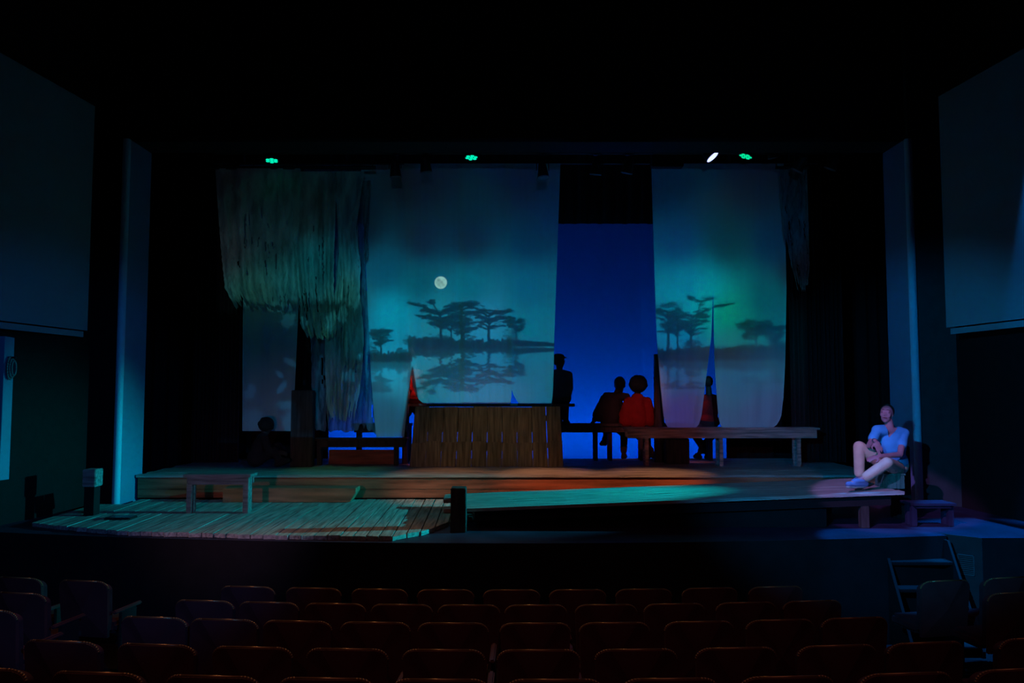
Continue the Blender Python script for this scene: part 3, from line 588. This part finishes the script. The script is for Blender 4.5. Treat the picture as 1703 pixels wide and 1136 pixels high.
hang('muslin_curtain', 12.10, [(272, 1083, 1188), (480, 1089, 1186), (560, 1092, 1183), (640, 1098, 1173), (690, 1103, 1167), (705, 1107, 1163), (713, 1112, 1156)], MT['sheer'], 'narrow tapering pale cloth at the right edge of the blue gap', g1, 4, .012, seed=10)
hang('muslin_curtain', 12.14, [(272, 1183, 1304), (480, 1186, 1308), (600, 1188, 1306), (660, 1192, 1303), (695, 1195, 1299), (706, 1198, 1292), (713, 1202, 1284)], MT['sheer'], 'broad greenish pale cloth furthest to the right above the long bench', g1, 4, .012, seed=12)
g2 = 'torn netting drapes'
hang('torn_netting', 11.80, [(280, 358, 500), (400, 366, 497), (480, 374, 495), (520, 396, 494)], MT['torn'], 'torn mossy netting at the far upper left, ragged lower edge', g2, 6, .05, 70, 60, 15, 21, cat='netting')
hang('torn_netting', 11.74, [(285, 486, 560), (420, 488, 556), (480, 494, 555), (540, 500, 560), (572, 512, 556)], MT['torn'], 'torn greenish netting hanging beside the long dark slit', g2, 5, .05, 50, 60, 18, 22, cat='netting')
hang('torn_netting', 11.78, [(285, 556, 606), (380, 562, 592), (440, 565, 600), (500, 565, 598), (600, 566, 603), (618, 570, 596)], MT['torn'], 'narrow torn netting strip at the left of the bright cloth', g2, 3, .04, 36, 70, 18, 23, cat='netting')
hang('torn_netting', 11.86, [(300, 598, 616), (380, 605, 612), (440, 606, 611)], MT['torn_dark'], 'short thin scrap of netting high beside the narrow strip', g2, 1, .02, 10, 30, 8, 24, cat='netting')
hang('torn_netting', 11.92, [(285, 560, 592), (420, 564, 597), (500, 556, 600), (560, 540, 606), (640, 541, 600), (712, 546, 586)], MT['torn'], 'lower hanging layer of torn netting above the low left bench', g2, 5, .05, 40, 50, 24, 25, cat='netting')
hang('torn_netting', 11.90, [(280, 1296, 1342), (380, 1304, 1345), (440, 1316, 1346), (492, 1330, 1342)], MT['torn_dark'], 'dim ragged strip of netting right of the pale cloths', g2, 3, .04, 30, 50, 22, 26, cat='netting')
# ------------------------------------------------------------------ lighting bars and fixtures
def bar(px0, px1, py, Y, label, name='lighting_bar'):
    a, b = P(px0, py, Y), P(px1, py, Y); t = thing(name, (a+b)/2, label, 'pipe'); bm = BM(); cyl(bm, a, b, .025, seg=16); obj('pipe', bm, MT['metal'], t)
    for k in range(5): p = a.lerp(b, .02+.24*k); bm = BM(); cyl(bm, p, (p.x, p.y, 9), .008, seg=8); obj('hanging_cable', bm, MT['metal'], t)
bar(355, 1420, 254, 11.5, 'black lighting bar the stage lights hang from')
bar(355, 1360, 271, 12.16, 'black pipe the pale cloths hang from')
bar(350, 625, 279, 11.82, 'black pipe the torn netting hangs from at the left')
bar(1290, 1345, 279, 11.90, 'short black pipe holding the dim netting strip at the right')
barZ = P(851, 254, 11.5).z
def par(px, py, axis, lens_em, label, size=.105, name='stage_light', leds=True, group='stage lights on the bar'):
    c = P(px, py, 11.45); ax = Vector(axis).normalized(); back = c-ax*.20
    t = thing(name, c, label, 'stage light', group)
    bm = BM(); cyl(bm, back, c-ax*.004, size*.72, size*1.02, 28); ell(bm, back, size*.70); fuse('housing', bm, MT['metal'], t, .01, 2)
    bm = BM(); A = frame(ax)
    for i in range(28):
        a0, a1 = 2*PI*i/28, 2*PI*(i+1)/28
        cyl(bm, c+A @ Vector((size*math.cos(a0), size*math.sin(a0), 0)), c+A @ Vector((size*math.cos(a1), size*math.sin(a1), 0)), .007, seg=8)
    obj('rim', bm, MT['metal_grey'] if not lens_em else MT['metal'], t, True)
    if lens_em:
        mcol, st = lens_em
        ml = bpy.data.materials.get('lens_'+label[:14]) or mat('lens_'+label[:14], (.1, .1, .1), .3, .05, 4, emit=mcol, estr=st)
        if leds:
            bm = BM(); cyl(bm, c-ax*.006, c, size*.95); obj('lens_plate', bm, MT['metal'], t)
            for k in range(7):
                r = 0 if k == 0 else size*.62; a0 = k*PI/3
                p = c+A @ Vector((r*math.cos(a0), r*math.sin(a0), 0)); bm = BM(); cyl(bm, p, p+ax*.006, size*.27, seg=12); obj('lens', bm, ml, t)
        else:
            bm = BM(); cyl(bm, c-ax*.004, c+ax*.002, size*.93); obj('lens', bm, ml, t)
    else:
        bm = BM(); cyl(bm, c-ax*.008, c-ax*.002, size*.93); obj('lens', bm, MT['metal_grey'], t)
    m_ = back+ax*.08; sd = Vector((1, 0, 0)); topz = barZ+.0
    bm = BM(); box(bm, (m_.x-.03, 11.46, barZ-.04), (m_.x+.03, 11.54, barZ+.04), .008)
    for s_ in (-1, 1): cyl(bm, m_+sd*s_*size*1.05, Vector((m_.x+s_*size*1.05, m_.y, max(topz-.05, m_.z+.03))), .007, seg=8)
    zt_ = max(topz-.05, m_.z+.03); cyl(bm, (m_.x-size*1.05, m_.y, zt_), (m_.x+size*1.05, m_.y, zt_), .007, seg=8); cyl(bm, (m_.x, m_.y, zt_), (m_.x, m_.y, zt_+.03), .012, seg=8); cyl(bm, (m_.x, m_.y, zt_+.02), (m_.x, 11.5, topz+.0), .012, seg=8)
    obj('yoke', bm, MT['metal'], t)
    return t
GR = ((.0, .75, .42), 1.1)
par(452, 267, (.05, -.10, -1), GR, 'green LED stage light at the far left of the bar')
par(784, 262, (0, -.12, -1), GR, 'green LED stage light above the moon at the middle of the bar')
par(1240, 260, (-.35, -.02, -1), ((.0, .75, .32), .9), 'tilted green LED stage light just right of the white-blue one')
par(1185, 261, (.62, -.28, -.85), ((.42, .5, 1.0), 2.0), 'bright white-blue stage light tilted on the bar', leds=False, size=.11)
for (px, py, ax, lb) in ((658, 294, (.05, .15, -1), 'dark stage lamp hanging unlit left of the middle of the bar'), (709, 286, (.1, .2, -1), 'dark stage lamp catching green light left of the middle green light'), (904, 296, (.1, -.2, -1), 'black bell-shaped lamp hanging before the cloth at the edge of the blue gap'), (990, 290, (-.1, .2, -1), 'dark stage lamp at the left over the blue gap'), (1042, 288, (-.2, .2, -1), 'dark stage lamp at the right over the blue gap'), (1287, 262, (.3, .3, -1), 'dark stage lamp catching green light right of the tilted green light'), (1325, 284, (-.5, .3, -1), 'dark tilted stage lamp second from the right end of the bar'), (1380, 281, (-.4, .3, -1), 'faint dark stage lamp at the right end of the bar')):
    par(px, py, ax, None, lb, .085)
bm = BM(); a = P(1086, 275, 11.9); b = P(1138, 240, 11.9); box(bm, (a.x, 11.96, a.z), (b.x, 12.14, b.z), .01); o = obj('control_box', bm, MT['metal']); tag(o, 'dark rectangular box at the top of the tapering right-hand cloth', 'box')
# ------------------------------------------------------------------ people
def finger_hand(bm, w, d, up, L=.18, side=1, curl=.6):
    """palm + four fingers + thumb; w wrist, d direction, up = back of the hand normal"""
    d = d.normalized(); up = (up-d*up.dot(d)).normalized(); sd = d.cross(up)*side
    k = L/.18; pc = w+d*.05*k
    ell(bm, pc, (.042*k, .018*k, .052*k), Matrix((sd, up, d)).transposed())
    for i, (o_, l_) in enumerate(((-.030, .070), (-.010, .080), (.011, .074), (.030, .056))):
        b0 = w+d*.085*k+sd*o_*k; m0 = b0+(d+sd*o_*2-up*curl*.4).normalized()*l_*.5*k; e0 = m0+(d-up*curl*1.2).normalized()*l_*.5*k
        chain(bm, b0, .0095*k, m0, .0085*k, e0, .0065*k)
    t0 = w+d*.03*k-sd*.03*k; t1 = t0+(d*.6-sd*.8-up*.2).normalized()*.045*k; t2 = t1+(d-up*.3).normalized()*.03*k
    chain(bm, t0, .012*k, t1, .010*k, t2, .008*k)
def head_bm(bm, c, Fd, Ud, k=1.0, face=True):
    Fd = Fd.normalized(); Ud = (Ud-Fd*Ud.dot(Fd)).normalized(); R = Fd.cross(Ud); A = Matrix((R, Fd, Ud)).transposed()
    q = lambda x, y, z: c+(R*x+Fd*y+Ud*z)*k
    ell(bm, q(0, -.015, .025), (.073*k, .092*k, .088*k), A, 28); ell(bm, q(0, .028, -.045), (.055*k, .058*k, .062*k), A); ell(bm, q(0, .058, -.088), (.026*k, .024*k, .02*k), A)
    ell(bm, q(0, .045, .0), (.062*k, .048*k, .055*k), A)
    if face:
        for s in (-1, 1):
            ell(bm, q(s*.036, .066, -.022), (.022*k, .022*k, .02*k), A); ell(bm, q(s*.030, .074, .018), (.016*k, .010*k, .010*k), A)
            ell(bm, q(s*.030, .077, .040), (.021*k, .012*k, .010*k), A); ell(bm, q(s*.069, -.012, -.005), (.007*k, .016*k, .028*k), A)
            ell(bm, q(s*.013, .094, -.018), (.010*k, .010*k, .008*k), A)
        cap(bm, q(0, .086, .02), .008*k, q(0, .104, -.014), .012*k)
        ell(bm, q(0, .088, -.046), (.024*k, .012*k, .0075*k), A); ell(bm, q(0, .085, -.060), (.021*k, .012*k, .008*k), A)
    return q, A
def torso(bm, shL, shR, hip, g=0, depth=.105, hipw=.15):
    mid = (shL+shR)/2; sp = (mid-hip); H = sp.length; U = sp.normalized(); X = (shR-shL); hw = X.length/2; X = (X-U*X.dot(U)).normalized(); A = Matrix((X, U.cross(X), U)).transposed()
    ell(bm, mid-U*.165, (hw*.86+g, depth+g, .18+g), A); ell(bm, hip+U*H*.38, (hipw*.86+g, depth*.92+g, .18+g), A); ell(bm, hip+U*.04, (hipw+g, depth*1.1+g, .13+g), A)
    cap(bm, shL, .048+g, mid+U*.02, .055+g); cap(bm, shR, .048+g, mid+U*.02, .055+g); return A, mid, U
def person(name, label, J, mats, vox=.012, head_k=1.0, hair=None, face=True, longsleeve=True, skirt=False, root=None):
    """J: dict of world points; limbs optional"""
    base = root or J['hip']; t = thing(name, base, label, 'person')
    sk, top, bot, sh = mats
    bm = BM(); c = J['head']; q, A = head_bm(bm, c, J['face'], J.get('up', Vector((0, 0, 1))), head_k, face)
    At, mid, U = torso(bm, J['shL'], J['shR'], J['hip'], -.005); cap(bm, mid, .052, c+(mid-c)*.35, .048)
    for s in 'LR':
        if 'el'+s in J:
            chain(bm, J['sh'+s], .042, J['el'+s], .034, J['wr'+s], .024)
            dv = J.get('hd'+s, J['wr'+s]-J['el'+s]); finger_hand(bm, J['wr'+s], dv, J.get('hu'+s, Vector((0, -1, .3))), .17, 1 if s == 'L' else -1, J.get('curl', .6))
        if 'kn'+s in J:
            chain(bm, J['hp'+s], .07, J['kn'+s], .048, J['an'+s], .034); cap(bm, J['an'+s], .034, J['to'+s], .026)
    fuse('body', bm, MT[sk], t, vox, 3)
    bm = BM(); torso(bm, J['shL'], J['shR'], J['hip'], .016)
    for s in 'LR':
        if 'el'+s in J:
            e = J['el'+s]; w_ = J['wr'+s]
            if longsleeve: chain(bm, J['sh'+s], .062, e, .052, e.lerp(w_, .92), .042)
            else: cap(bm, J['sh'+s], .054, J['sh'+s].lerp(e, .52), .056)
    fuse('top', bm, MT[top], t, vox, 3, J.get('cut'))
    if 'knL' in J or 'knR' in J:
        bm = BM(); ell(bm, J['hip'], (.17, .13, .13), At)
        for s in 'LR':
            if 'kn'+s in J:
                if skirt: chain(bm, J['hp'+s], .10, J['kn'+s], .085, J['kn'+s].lerp(J['an'+s], .35), .075)
                else: chain(bm, J['hp'+s], .092, J['kn'+s], .066, J['kn'+s].lerp(J['an'+s], .84), .056)
        fuse('skirt' if skirt else 'trousers', bm, MT[bot], t, vox, 3)
        for s in 'LR':
            if 'kn'+s in J:
                a, b = J['an'+s], J['to'+s]; d = (b-a); d.z *= .3; d.normalize(); dn = J.get('dn', Vector((0, 0, -1)))
                bm = BM(); heel = a+dn*.055-d*.03; cap(bm, heel, .038, b, .034); cap(bm, a+dn*.02, .040, b.lerp(a, .4)+dn*-.005, .036); fuse('shoe', bm, MT[sh], t, min(vox, .009), 2)
    if hair:
        bm = BM(); hair(bm, q, A, head_k); fuse('hair', bm, MT['hair'], t, min(vox, .009), 1)
    return t, q, A
Vc = Vector
# --- seated woman, right
J = dict(head=P(1474.5, 689, 9.18), face=Vc((-.55, -.78, .10)), up=Vc((.10, .0, 1)), shL=P(1503, 721, 9.22), shR=P(1459, 716, 9.14), hip=P(1488, 775, 9.26),
         hpR=P(1478, 777, 9.20), knR=P(1429, 743, 9.12), anR=P(1429, 795, 9.12), toR=P(1421, 803, 8.99),
         hpL=P(1490, 779, 9.16), knL=P(1475, 770, 8.84), anL=P(1435, 797, 8.90), toL=P(1411, 806, 8.84),
         elR=P(1446, 741, 9.03), wrR=P(1455, 733, 8.93), elL=P(1497, 756, 9.00), wrL=P(1462, 759, 8.90))
J['hdR'] = Vc((.35, -.25, -.9)); J['huR'] = Vc((-.2, -1, .1)); J['hdL'] = Vc((-1, -.1, -.25)); J['huL'] = Vc((0, -.5, 1)); J['curl'] = .35
vx = P(1480, 709, 9.1); vt = P(1483, 728, 9.0).z
def cutV(p, a=P(1474, 708, 9.1), b=P(1498, 713, 9.1), tip=P(1483, 727, 9.05)):
    if p.y > 9.17: return False
    if p.z < tip.z: return False
    k = (p.z-tip.z)/(a.z-tip.z); return lerp(tip.x, a.x, k) < p.x < lerp(tip.x, b.x, k)
J['cut'] = cutV
def short_hair(bm, q, A, k):
    ell(bm, q(0, -.040, .040), (.081*k, .092*k, .088*k), A, 28); ell(bm, q(0, -.118, -.005), (.045*k, .042*k, .045*k), A)
wt, wq, wA = person('person', 'seated woman in blue short-sleeved shirt and khaki trousers, eyes closed, on the walkway end', J, ('skin', 'shirt', 'khaki', 'shoe'), .0065, .95, short_hair, True, False, root=P(1486, 790, 9.2))
for s in 'LR':
    a, b = J['an'+s], J['to'+s]; bm = BM(); cap(bm, a+Vc((0, 0, -.078))+(a-b).normalized()*.02*Vc((1, 1, 0)).length, .026, b+Vc((0, 0, -.012)), .03); o = fuse('shoe_sole', bm, MT['sole'], wt, .008, 1); o['label'] = 'pale rubber sole'
bm = BM()
for s in (-1, 1): cap(bm, wq(s*.016, .082, .013), .0042, wq(s*.044, .078, .015), .0034)
obj('lashes_and_eye_shade', bm, MT['hair'], wt)  # thick dark lashes, also painting in the shade of the eye sockets
bm = BM()
for s in (-1, 1): cap(bm, wq(s*.018, .089, .048), .0028, wq(s*.042, .082, .050), .0020)
obj('eyebrows', bm, MT['hair'], wt)
bm = BM(); cap(bm, wq(-.019, .086, -.050), .0055, wq(0, .095, -.0505), .0075); cap(bm, wq(0, .095, -.0505), .0075, wq(.019, .086, -.050), .0055); o = obj('lips', bm, MT['lip'], wt, True); o['label'] = 'dark closed lips'
bm = BM(); e, w_ = J['elR'], J['wrR']; p = e.lerp(w_, .9); cyl(bm, p, p+(w_-e).normalized()*.015, .031, seg=20); obj('bracelet', bm, MT['metal_grey'], wt)
# --- man in cap on the high bench
Y = 12.56
J = dict(head=P(929, 600, Y), face=Vc((.93, .35, .05)), up=Vc((.05, 0, 1)), shL=P(917, 622, Y), shR=P(946, 624, Y), hip=P(933, 662, Y),
         elR=P(948, 645, Y-.02), wrR=P(944, 665, Y+.1), elL=P(912, 645, Y), wrL=P(915, 665, Y+.1),
         hpR=P(937, 667, Y+.06), knR=P(940, 674, Y+.36), anR=P(940, 699, Y+.42), toR=P(945, 703, Y+.52), hpL=P(926, 667, Y+.06), knL=P(927, 674, Y+.36), anL=P(930, 699, Y+.42), toL=P(934, 703, Y+.52))
def cap_hair(bm, q, A, k): ell(bm, q(0, -.03, .01), (.075*k, .085*k, .08*k), A)
pt, pq, pA = person('person', 'man in a flat cap and dark jacket sitting on the tall bench, looking right', J, ('dark_skin', 'navy', 'dark_cloth', 'dark_cloth'), .012, 1.0, cap_hair)
bm = BM(); k = 1.0; ell(bm, pq(0, -.005, .065), (.085*k, .105*k, .05*k), pA); ell(bm, pq(0, .09, .045), (.06*k, .05*k, .012*k), pA); fuse('flat_cap', bm, MT['dark_cloth'], pt, .009, 1)
# --- huddled man
Y = 13.16
J = dict(head=P(1030.5, 641, Y), face=Vc((.05, 1, -.1)), shL=P(1004, 663, Y), shR=P(1042, 660, Y+.02), hip=P(1014, 700, Y),
         elL=P(994, 684, Y), wrL=P(988, 700, Y-.02), elR=P(1050, 682, Y+.12), wrR=P(1040, 697, Y+.2), hdL=Vc((-.3, -.2, -.4)),
         hpR=P(1022, 705, Y+.1), knR=P(1038, 722, Y+.38), anR=P(1037, 755, Y+.33), toR=P(1040, 759, Y+.45), hpL=P(1008, 705, Y+.1), knL=P(1010, 724, Y+.38), anL=P(1005, 733, Y+.30), toL=P(1000, 738, Y+.22))
pt, pq, pA = person('person', 'dark-clothed man with cropped hair seen from behind, hunched beside the red jacket', J, ('dark_skin', 'dark_cloth', 'dark_cloth', 'dark_cloth'), .013, 1.25, lambda bm, q, A, k: ell(bm, q(0, -.02, .03), (.078*k, .092*k, .09*k), A))
bm = BM(); Y_ = 13.14
chain(bm, P(1005, 668, Y_), .09, P(997, 690, Y_), .12); chain(bm, P(1020, 668, Y_), .12, P(1018, 692, Y_), .14, P(1014, 700, Y_), .13); chain(bm, P(1008, 658, Y_), .06, P(1038, 660, Y_), .07); fuse('coat', bm, MT['dark_cloth'], pt, .014, 3)
# --- red jacket, afro
Y = 13.02
J = dict(head=P(1061, 642, Y-.02), face=Vc((0, 1, 0)), shL=P(1044, 668, Y-.03), shR=P(1077, 667, Y-.03), hip=P(1060, 702, Y-.02),
         elL=P(1034, 690, Y+.02), wrL=P(1040, 700, Y+.15), elR=P(1086, 690, Y), wrR=P(1080, 702, Y+.15),
         hpL=P(1054, 706, Y+.1), knL=P(1060, 722, Y+.4), anL=P(1086, 754, Y+.30), toL=P(1086, 759, Y+.40), hpR=P(1068, 706, Y+.1), knR=P(1076, 722, Y+.4), anR=P(1078, 754, Y+.30), toR=P(1080, 759, Y+.42))
def afro(bm, q, A, k):
    ell(bm, q(0, -.02, .03), (.150, .140, .140), A, 30); r = random.Random(5)
    for _ in range(150):
        a, b = r.uniform(0, 2*PI), r.uniform(-.5, 1.4); d = Vc((math.cos(a)*math.cos(b), math.sin(a)*math.cos(b), math.sin(b)))
        ell(bm, q(0, -.02, .03)+(A @ d)*.135, r.uniform(.018, .032), None, 8)
pt, pq, pA = person('person', 'person with a large afro and red jacket seen from behind on the rear bench', J, ('dark_skin', 'red_cloth', 'dark_cloth', 'dark_cloth'), .013, .85, afro)
bm = BM(); Y_ = 13.0
chain(bm, P(1060, 664, Y_), .11, P(1060, 698, Y_), .17); chain(bm, P(1045, 668, Y_), .08, P(1040, 700, Y_), .11); chain(bm, P(1076, 668, Y_), .08, P(1081, 700, Y_), .10); fuse('jacket', bm, MT['red_cloth'], pt, .014, 3)
# --- red person between the two right cloths
J = dict(head=P(1178, 637, Y), face=Vc((.2, 1, 0)), shL=P(1162, 664, Y), shR=P(1197, 664, Y), hip=P(1178, 702, Y), elL=P(1156, 688, Y), wrL=P(1164, 700, Y+.15), elR=P(1204, 688, Y), wrR=P(1196, 700, Y+.15),
         hpL=P(1170, 706, Y+.1), knL=P(1156, 724, Y+.38), anL=P(1176, 755, Y+.3), toL=P(1182, 759, Y+.38), hpR=P(1184, 706, Y+.1), knR=P(1184, 724, Y+.38), anR=P(1162, 755, Y+.3), toR=P(1156, 759, Y+.38))
person('person', 'person in dark red, half hidden between the two right-hand cloths, ankles crossed', J, ('dark_skin', 'red_cloth', 'dark_cloth', 'dark_cloth'), .014, .9, lambda bm, q, A, k: ell(bm, q(0, -.02, .03), (.085*k, .1*k, .1*k), A))
# --- red dress at left end of the high bench
Y = 12.56
J = dict(head=P(690, 596, Y), face=Vc((.2, 1, 0)), shL=P(674, 622, Y), shR=P(708, 622, Y), hip=P(690, 662, Y), elL=P(680, 648, Y-.1), wrL=P(682, 664, Y+.1), elR=P(712, 645, Y), wrR=P(704, 664, Y+.1),
         hpL=P(684, 667, Y+.06), knL=P(678, 676, Y+.36), anL=P(676, 706, Y+.3), toL=P(674, 710, Y+.42), hpR=P(698, 667, Y+.06), knR=P(694, 676, Y+.36), anR=P(698, 706, Y+.3), toR=P(698, 710, Y+.42))
person('person', 'person in bright red half hidden behind the centre cloth on the tall bench', J, ('dark_skin', 'red_cloth', 'red_cloth', 'dark_cloth'), .014, .9, lambda bm, q, A, k: ell(bm, q(0, -.02, .03), (.085*k, .1*k, .1*k), A), skirt=True)
# --- figure seated on the platform, left
Y = 12.0; zf = PZT
J = dict(head=P(443, 711, Y), face=Vc((.9, -.3, -.25)), shL=P(434, 728, Y+.12), shR=P(440, 730, Y-.15), hip=P(425, 762, Y), hdR=Vc((1, -.1, -.2)), hdL=Vc((1, 0, -.2)),
         elR=P(448, 752, Y-.2), wrR=P(463, 752, Y-.2), elL=P(452, 750, Y+.15), wrL=P(465, 748, Y+.1),
         hpR=P(430, 764, Y-.08), knR=P(456, 750, Y-.15), anR=P(464, 766, Y-.2), toR=P(478, 766, Y-.24), hpL=P(430, 764, Y+.1), knL=P(462, 742, Y+.12), anL=P(472, 764, Y+.05), toL=P(484, 765, Y))
def bushy(bm, q, A, k):
    ell(bm, q(0, -.02, .04), (.11, .12, .11), A); r = random.Random(8)
    for _ in range(80):
        a, b = r.uniform(0, 2*PI), r.uniform(-.3, 1.4); d = Vc((math.cos(a)*math.cos(b), math.sin(a)*math.cos(b), math.sin(b))); ell(bm, q(0, -.02, .04)+(A @ d)*.105, r.uniform(.014, .026), None, 8)
person('person', 'dim figure with bushy hair sitting on the platform floor at the left, knees drawn up', J, ('dark_skin', 'dark_cloth', 'dark_cloth', 'dark_cloth'), .013, .9, bushy)
# ------------------------------------------------------------------ audience seats
def rrect(bm, wd, z0, z1, y0, y1, r, bow=.0, m=8):
    """upright panel with rounded top corners, bowed across"""
    prof = [(-wd/2*.94, z0)]
    for i in range(m+1): a = PI-PI/2*i/m; prof.append((-wd/2+r+r*math.cos(a), z1-r*.75+r*.75*math.sin(a)))
    for i in range(m+1): a = PI/2-PI/2*i/m; prof.append((wd/2-r+r*math.cos(a), z1-r*.75+r*.75*math.sin(a)))
    prof.append((wd/2*.94, z0)); fy = lambda x, z: -bow*(1-(x/(wd/2))**2)-.10*(z-z0)
    # camera side is -y ; seat faces +y
    a = [bm.verts.new((x, y0+fy(x, z), z)) for x, z in prof]; b = [bm.verts.new((x, y1+fy(x, z), z)) for x, z in prof]; n = len(prof)
    ca = bm.verts.new((0, y0+fy(0, (z0+z1)/2), (z0+z1)/2)); cb_ = bm.verts.new((0, y1+fy(0, (z0+z1)/2), (z0+z1)/2))
    for i in range(n):
        j = (i+1) % n; bm.faces.new((ca, a[j], a[i])); bm.faces.new((cb_, b[i], b[j])); bm.faces.new((a[i], a[j], b[j], b[i]))
    return prof, fy
t0 = thing('theatre_seat', (0, 0, 0), 'seat', 'seat')
bm = BM(); prof, fy = rrect(bm, .48, .40, .90, -.02, .012, .09, .035); obj('back_shell', bm, MT['seat_shell'], t0)
bm = BM(); rrect(bm, .44, .45, .87, .014, .07, .08, .03); bmesh.ops.bevel(bm, geom=[e for e in bm.edges if e.calc_face_angle(0) > .9], offset=.012, segments=2, affect='EDGES'); obj('back_cushion', bm, MT['seat'], t0)
bm = BM()
for (p, q_) in zip(prof[1:-1], prof[2:-1]): cyl(bm, (p[0], -.006+fy(*p), p[1]+.002), (q_[0], -.006+fy(*q_), q_[1]+.002), .0075, seg=8)
obj('edge_trim', bm, MT['seat_trim'], t0, True)
bm = BM(); box(bm, (-.22, .08, .40), (.22, .43, .50), .03); obj('seat_cushion', bm, MT['seat'], t0)
bm = BM(); box(bm, (.245, .0, .60), (.285, .38, .63), .01); obj('armrest', bm, MT['seat_shell'], t0)
bm = BM(); box(bm, (.255, .08, .0), (.285, .30, .60), .006); box(bm, (.235, .04, 0), (.305, .36, .02), .004); obj('stand', bm, MT['metal'], t0)
rowY = [6.85, 6.3, 5.55, 4.75, 4.05]; rowT = [977.5, 1002, 1031, 1074, 1121]
rows = [[425+106.5*k for k in range(9)], [356, 460, 567, 674, 782, 890, 1003, 1113, 1228, 1335], [276, 389, 507, 632, 757, 889, 1016, 1152, 1282, 1402], [130, 282, 436, 588, 742, 894, 1050, 1210, 1372, 1514], [8, 190, 374, 556, 738, 919, 1103, 1290, 1480, 1660]]
side = [([55, 160], [1551, 1652]), ([58], [1660]), ([8], []), ([], [1690]), ([], [])]
ordw = ['first', 'second', 'third', 'fourth', 'fifth', 'sixth', 'seventh', 'eighth', 'ninth', 'tenth']
rown = ['front row nearest the stage', 'second row from the stage', 'middle row', 'fourth row from the stage', 'back row nearest the viewer']
first = True
for r in range(5):
    lst = [(p, 'centre', i) for i, p in enumerate(rows[r])]+[(p, 'left', i) for i, p in enumerate(side[r][0])]+[(p, 'right', i) for i, p in enumerate(side[r][1])]
    ztop = P(851, rowT[r], rowY[r]).z; sc_ = (Xp(100, 1)-Xp(0, 1)); 
    for (px, sec, i) in lst:
        Yb = rowY[r]; x = Xp(px, Yb)
        for _ in range(4): Yb = rowY[r]+.022*x*x; x = Xp(px, Yb)
        s = t0 if first else copy_tree(t0); first = False
        s.location = (x, Yb, ztop-.905); s.rotation_euler = (0, 0, -math.atan(.044*x)*-1)
        s['group'] = 'theatre seats in the auditorium'
        s['label'] = ('maroon theatre seat, %s from left, %s, centre block' % (ordw[i], rown[r])) if sec == 'centre' else ('maroon theatre seat across the %s aisle, %s from left, %s' % (sec, ordw[i], rown[r]))
        s['category'] = 'seat'
for r in range(5):
    ztop = P(851, rowT[r], rowY[r]).z-.905
    bm = BM(); ya = rowY[r]-.12; yb = (rowY[r-1]-.12) if r else 8.0
    n = 24; poly = [Vector((-6.1+12.4*i/n, ya+.022*(-6.1+12.4*i/n)**2*(1 if r < 9 else 0), 0)) for i in range(n+1)]
    back = [Vector((p.x, (yb+.022*p.x**2) if r else min(7.9+.02*p.x**2, 8.25), 0)) for p in poly][::-1]
    prism(bm, poly+back, (0, 0, max(ztop-.003, .02))); struct('floor_seating_tier_%d' % (r+1), bm, MT['house_wall'])
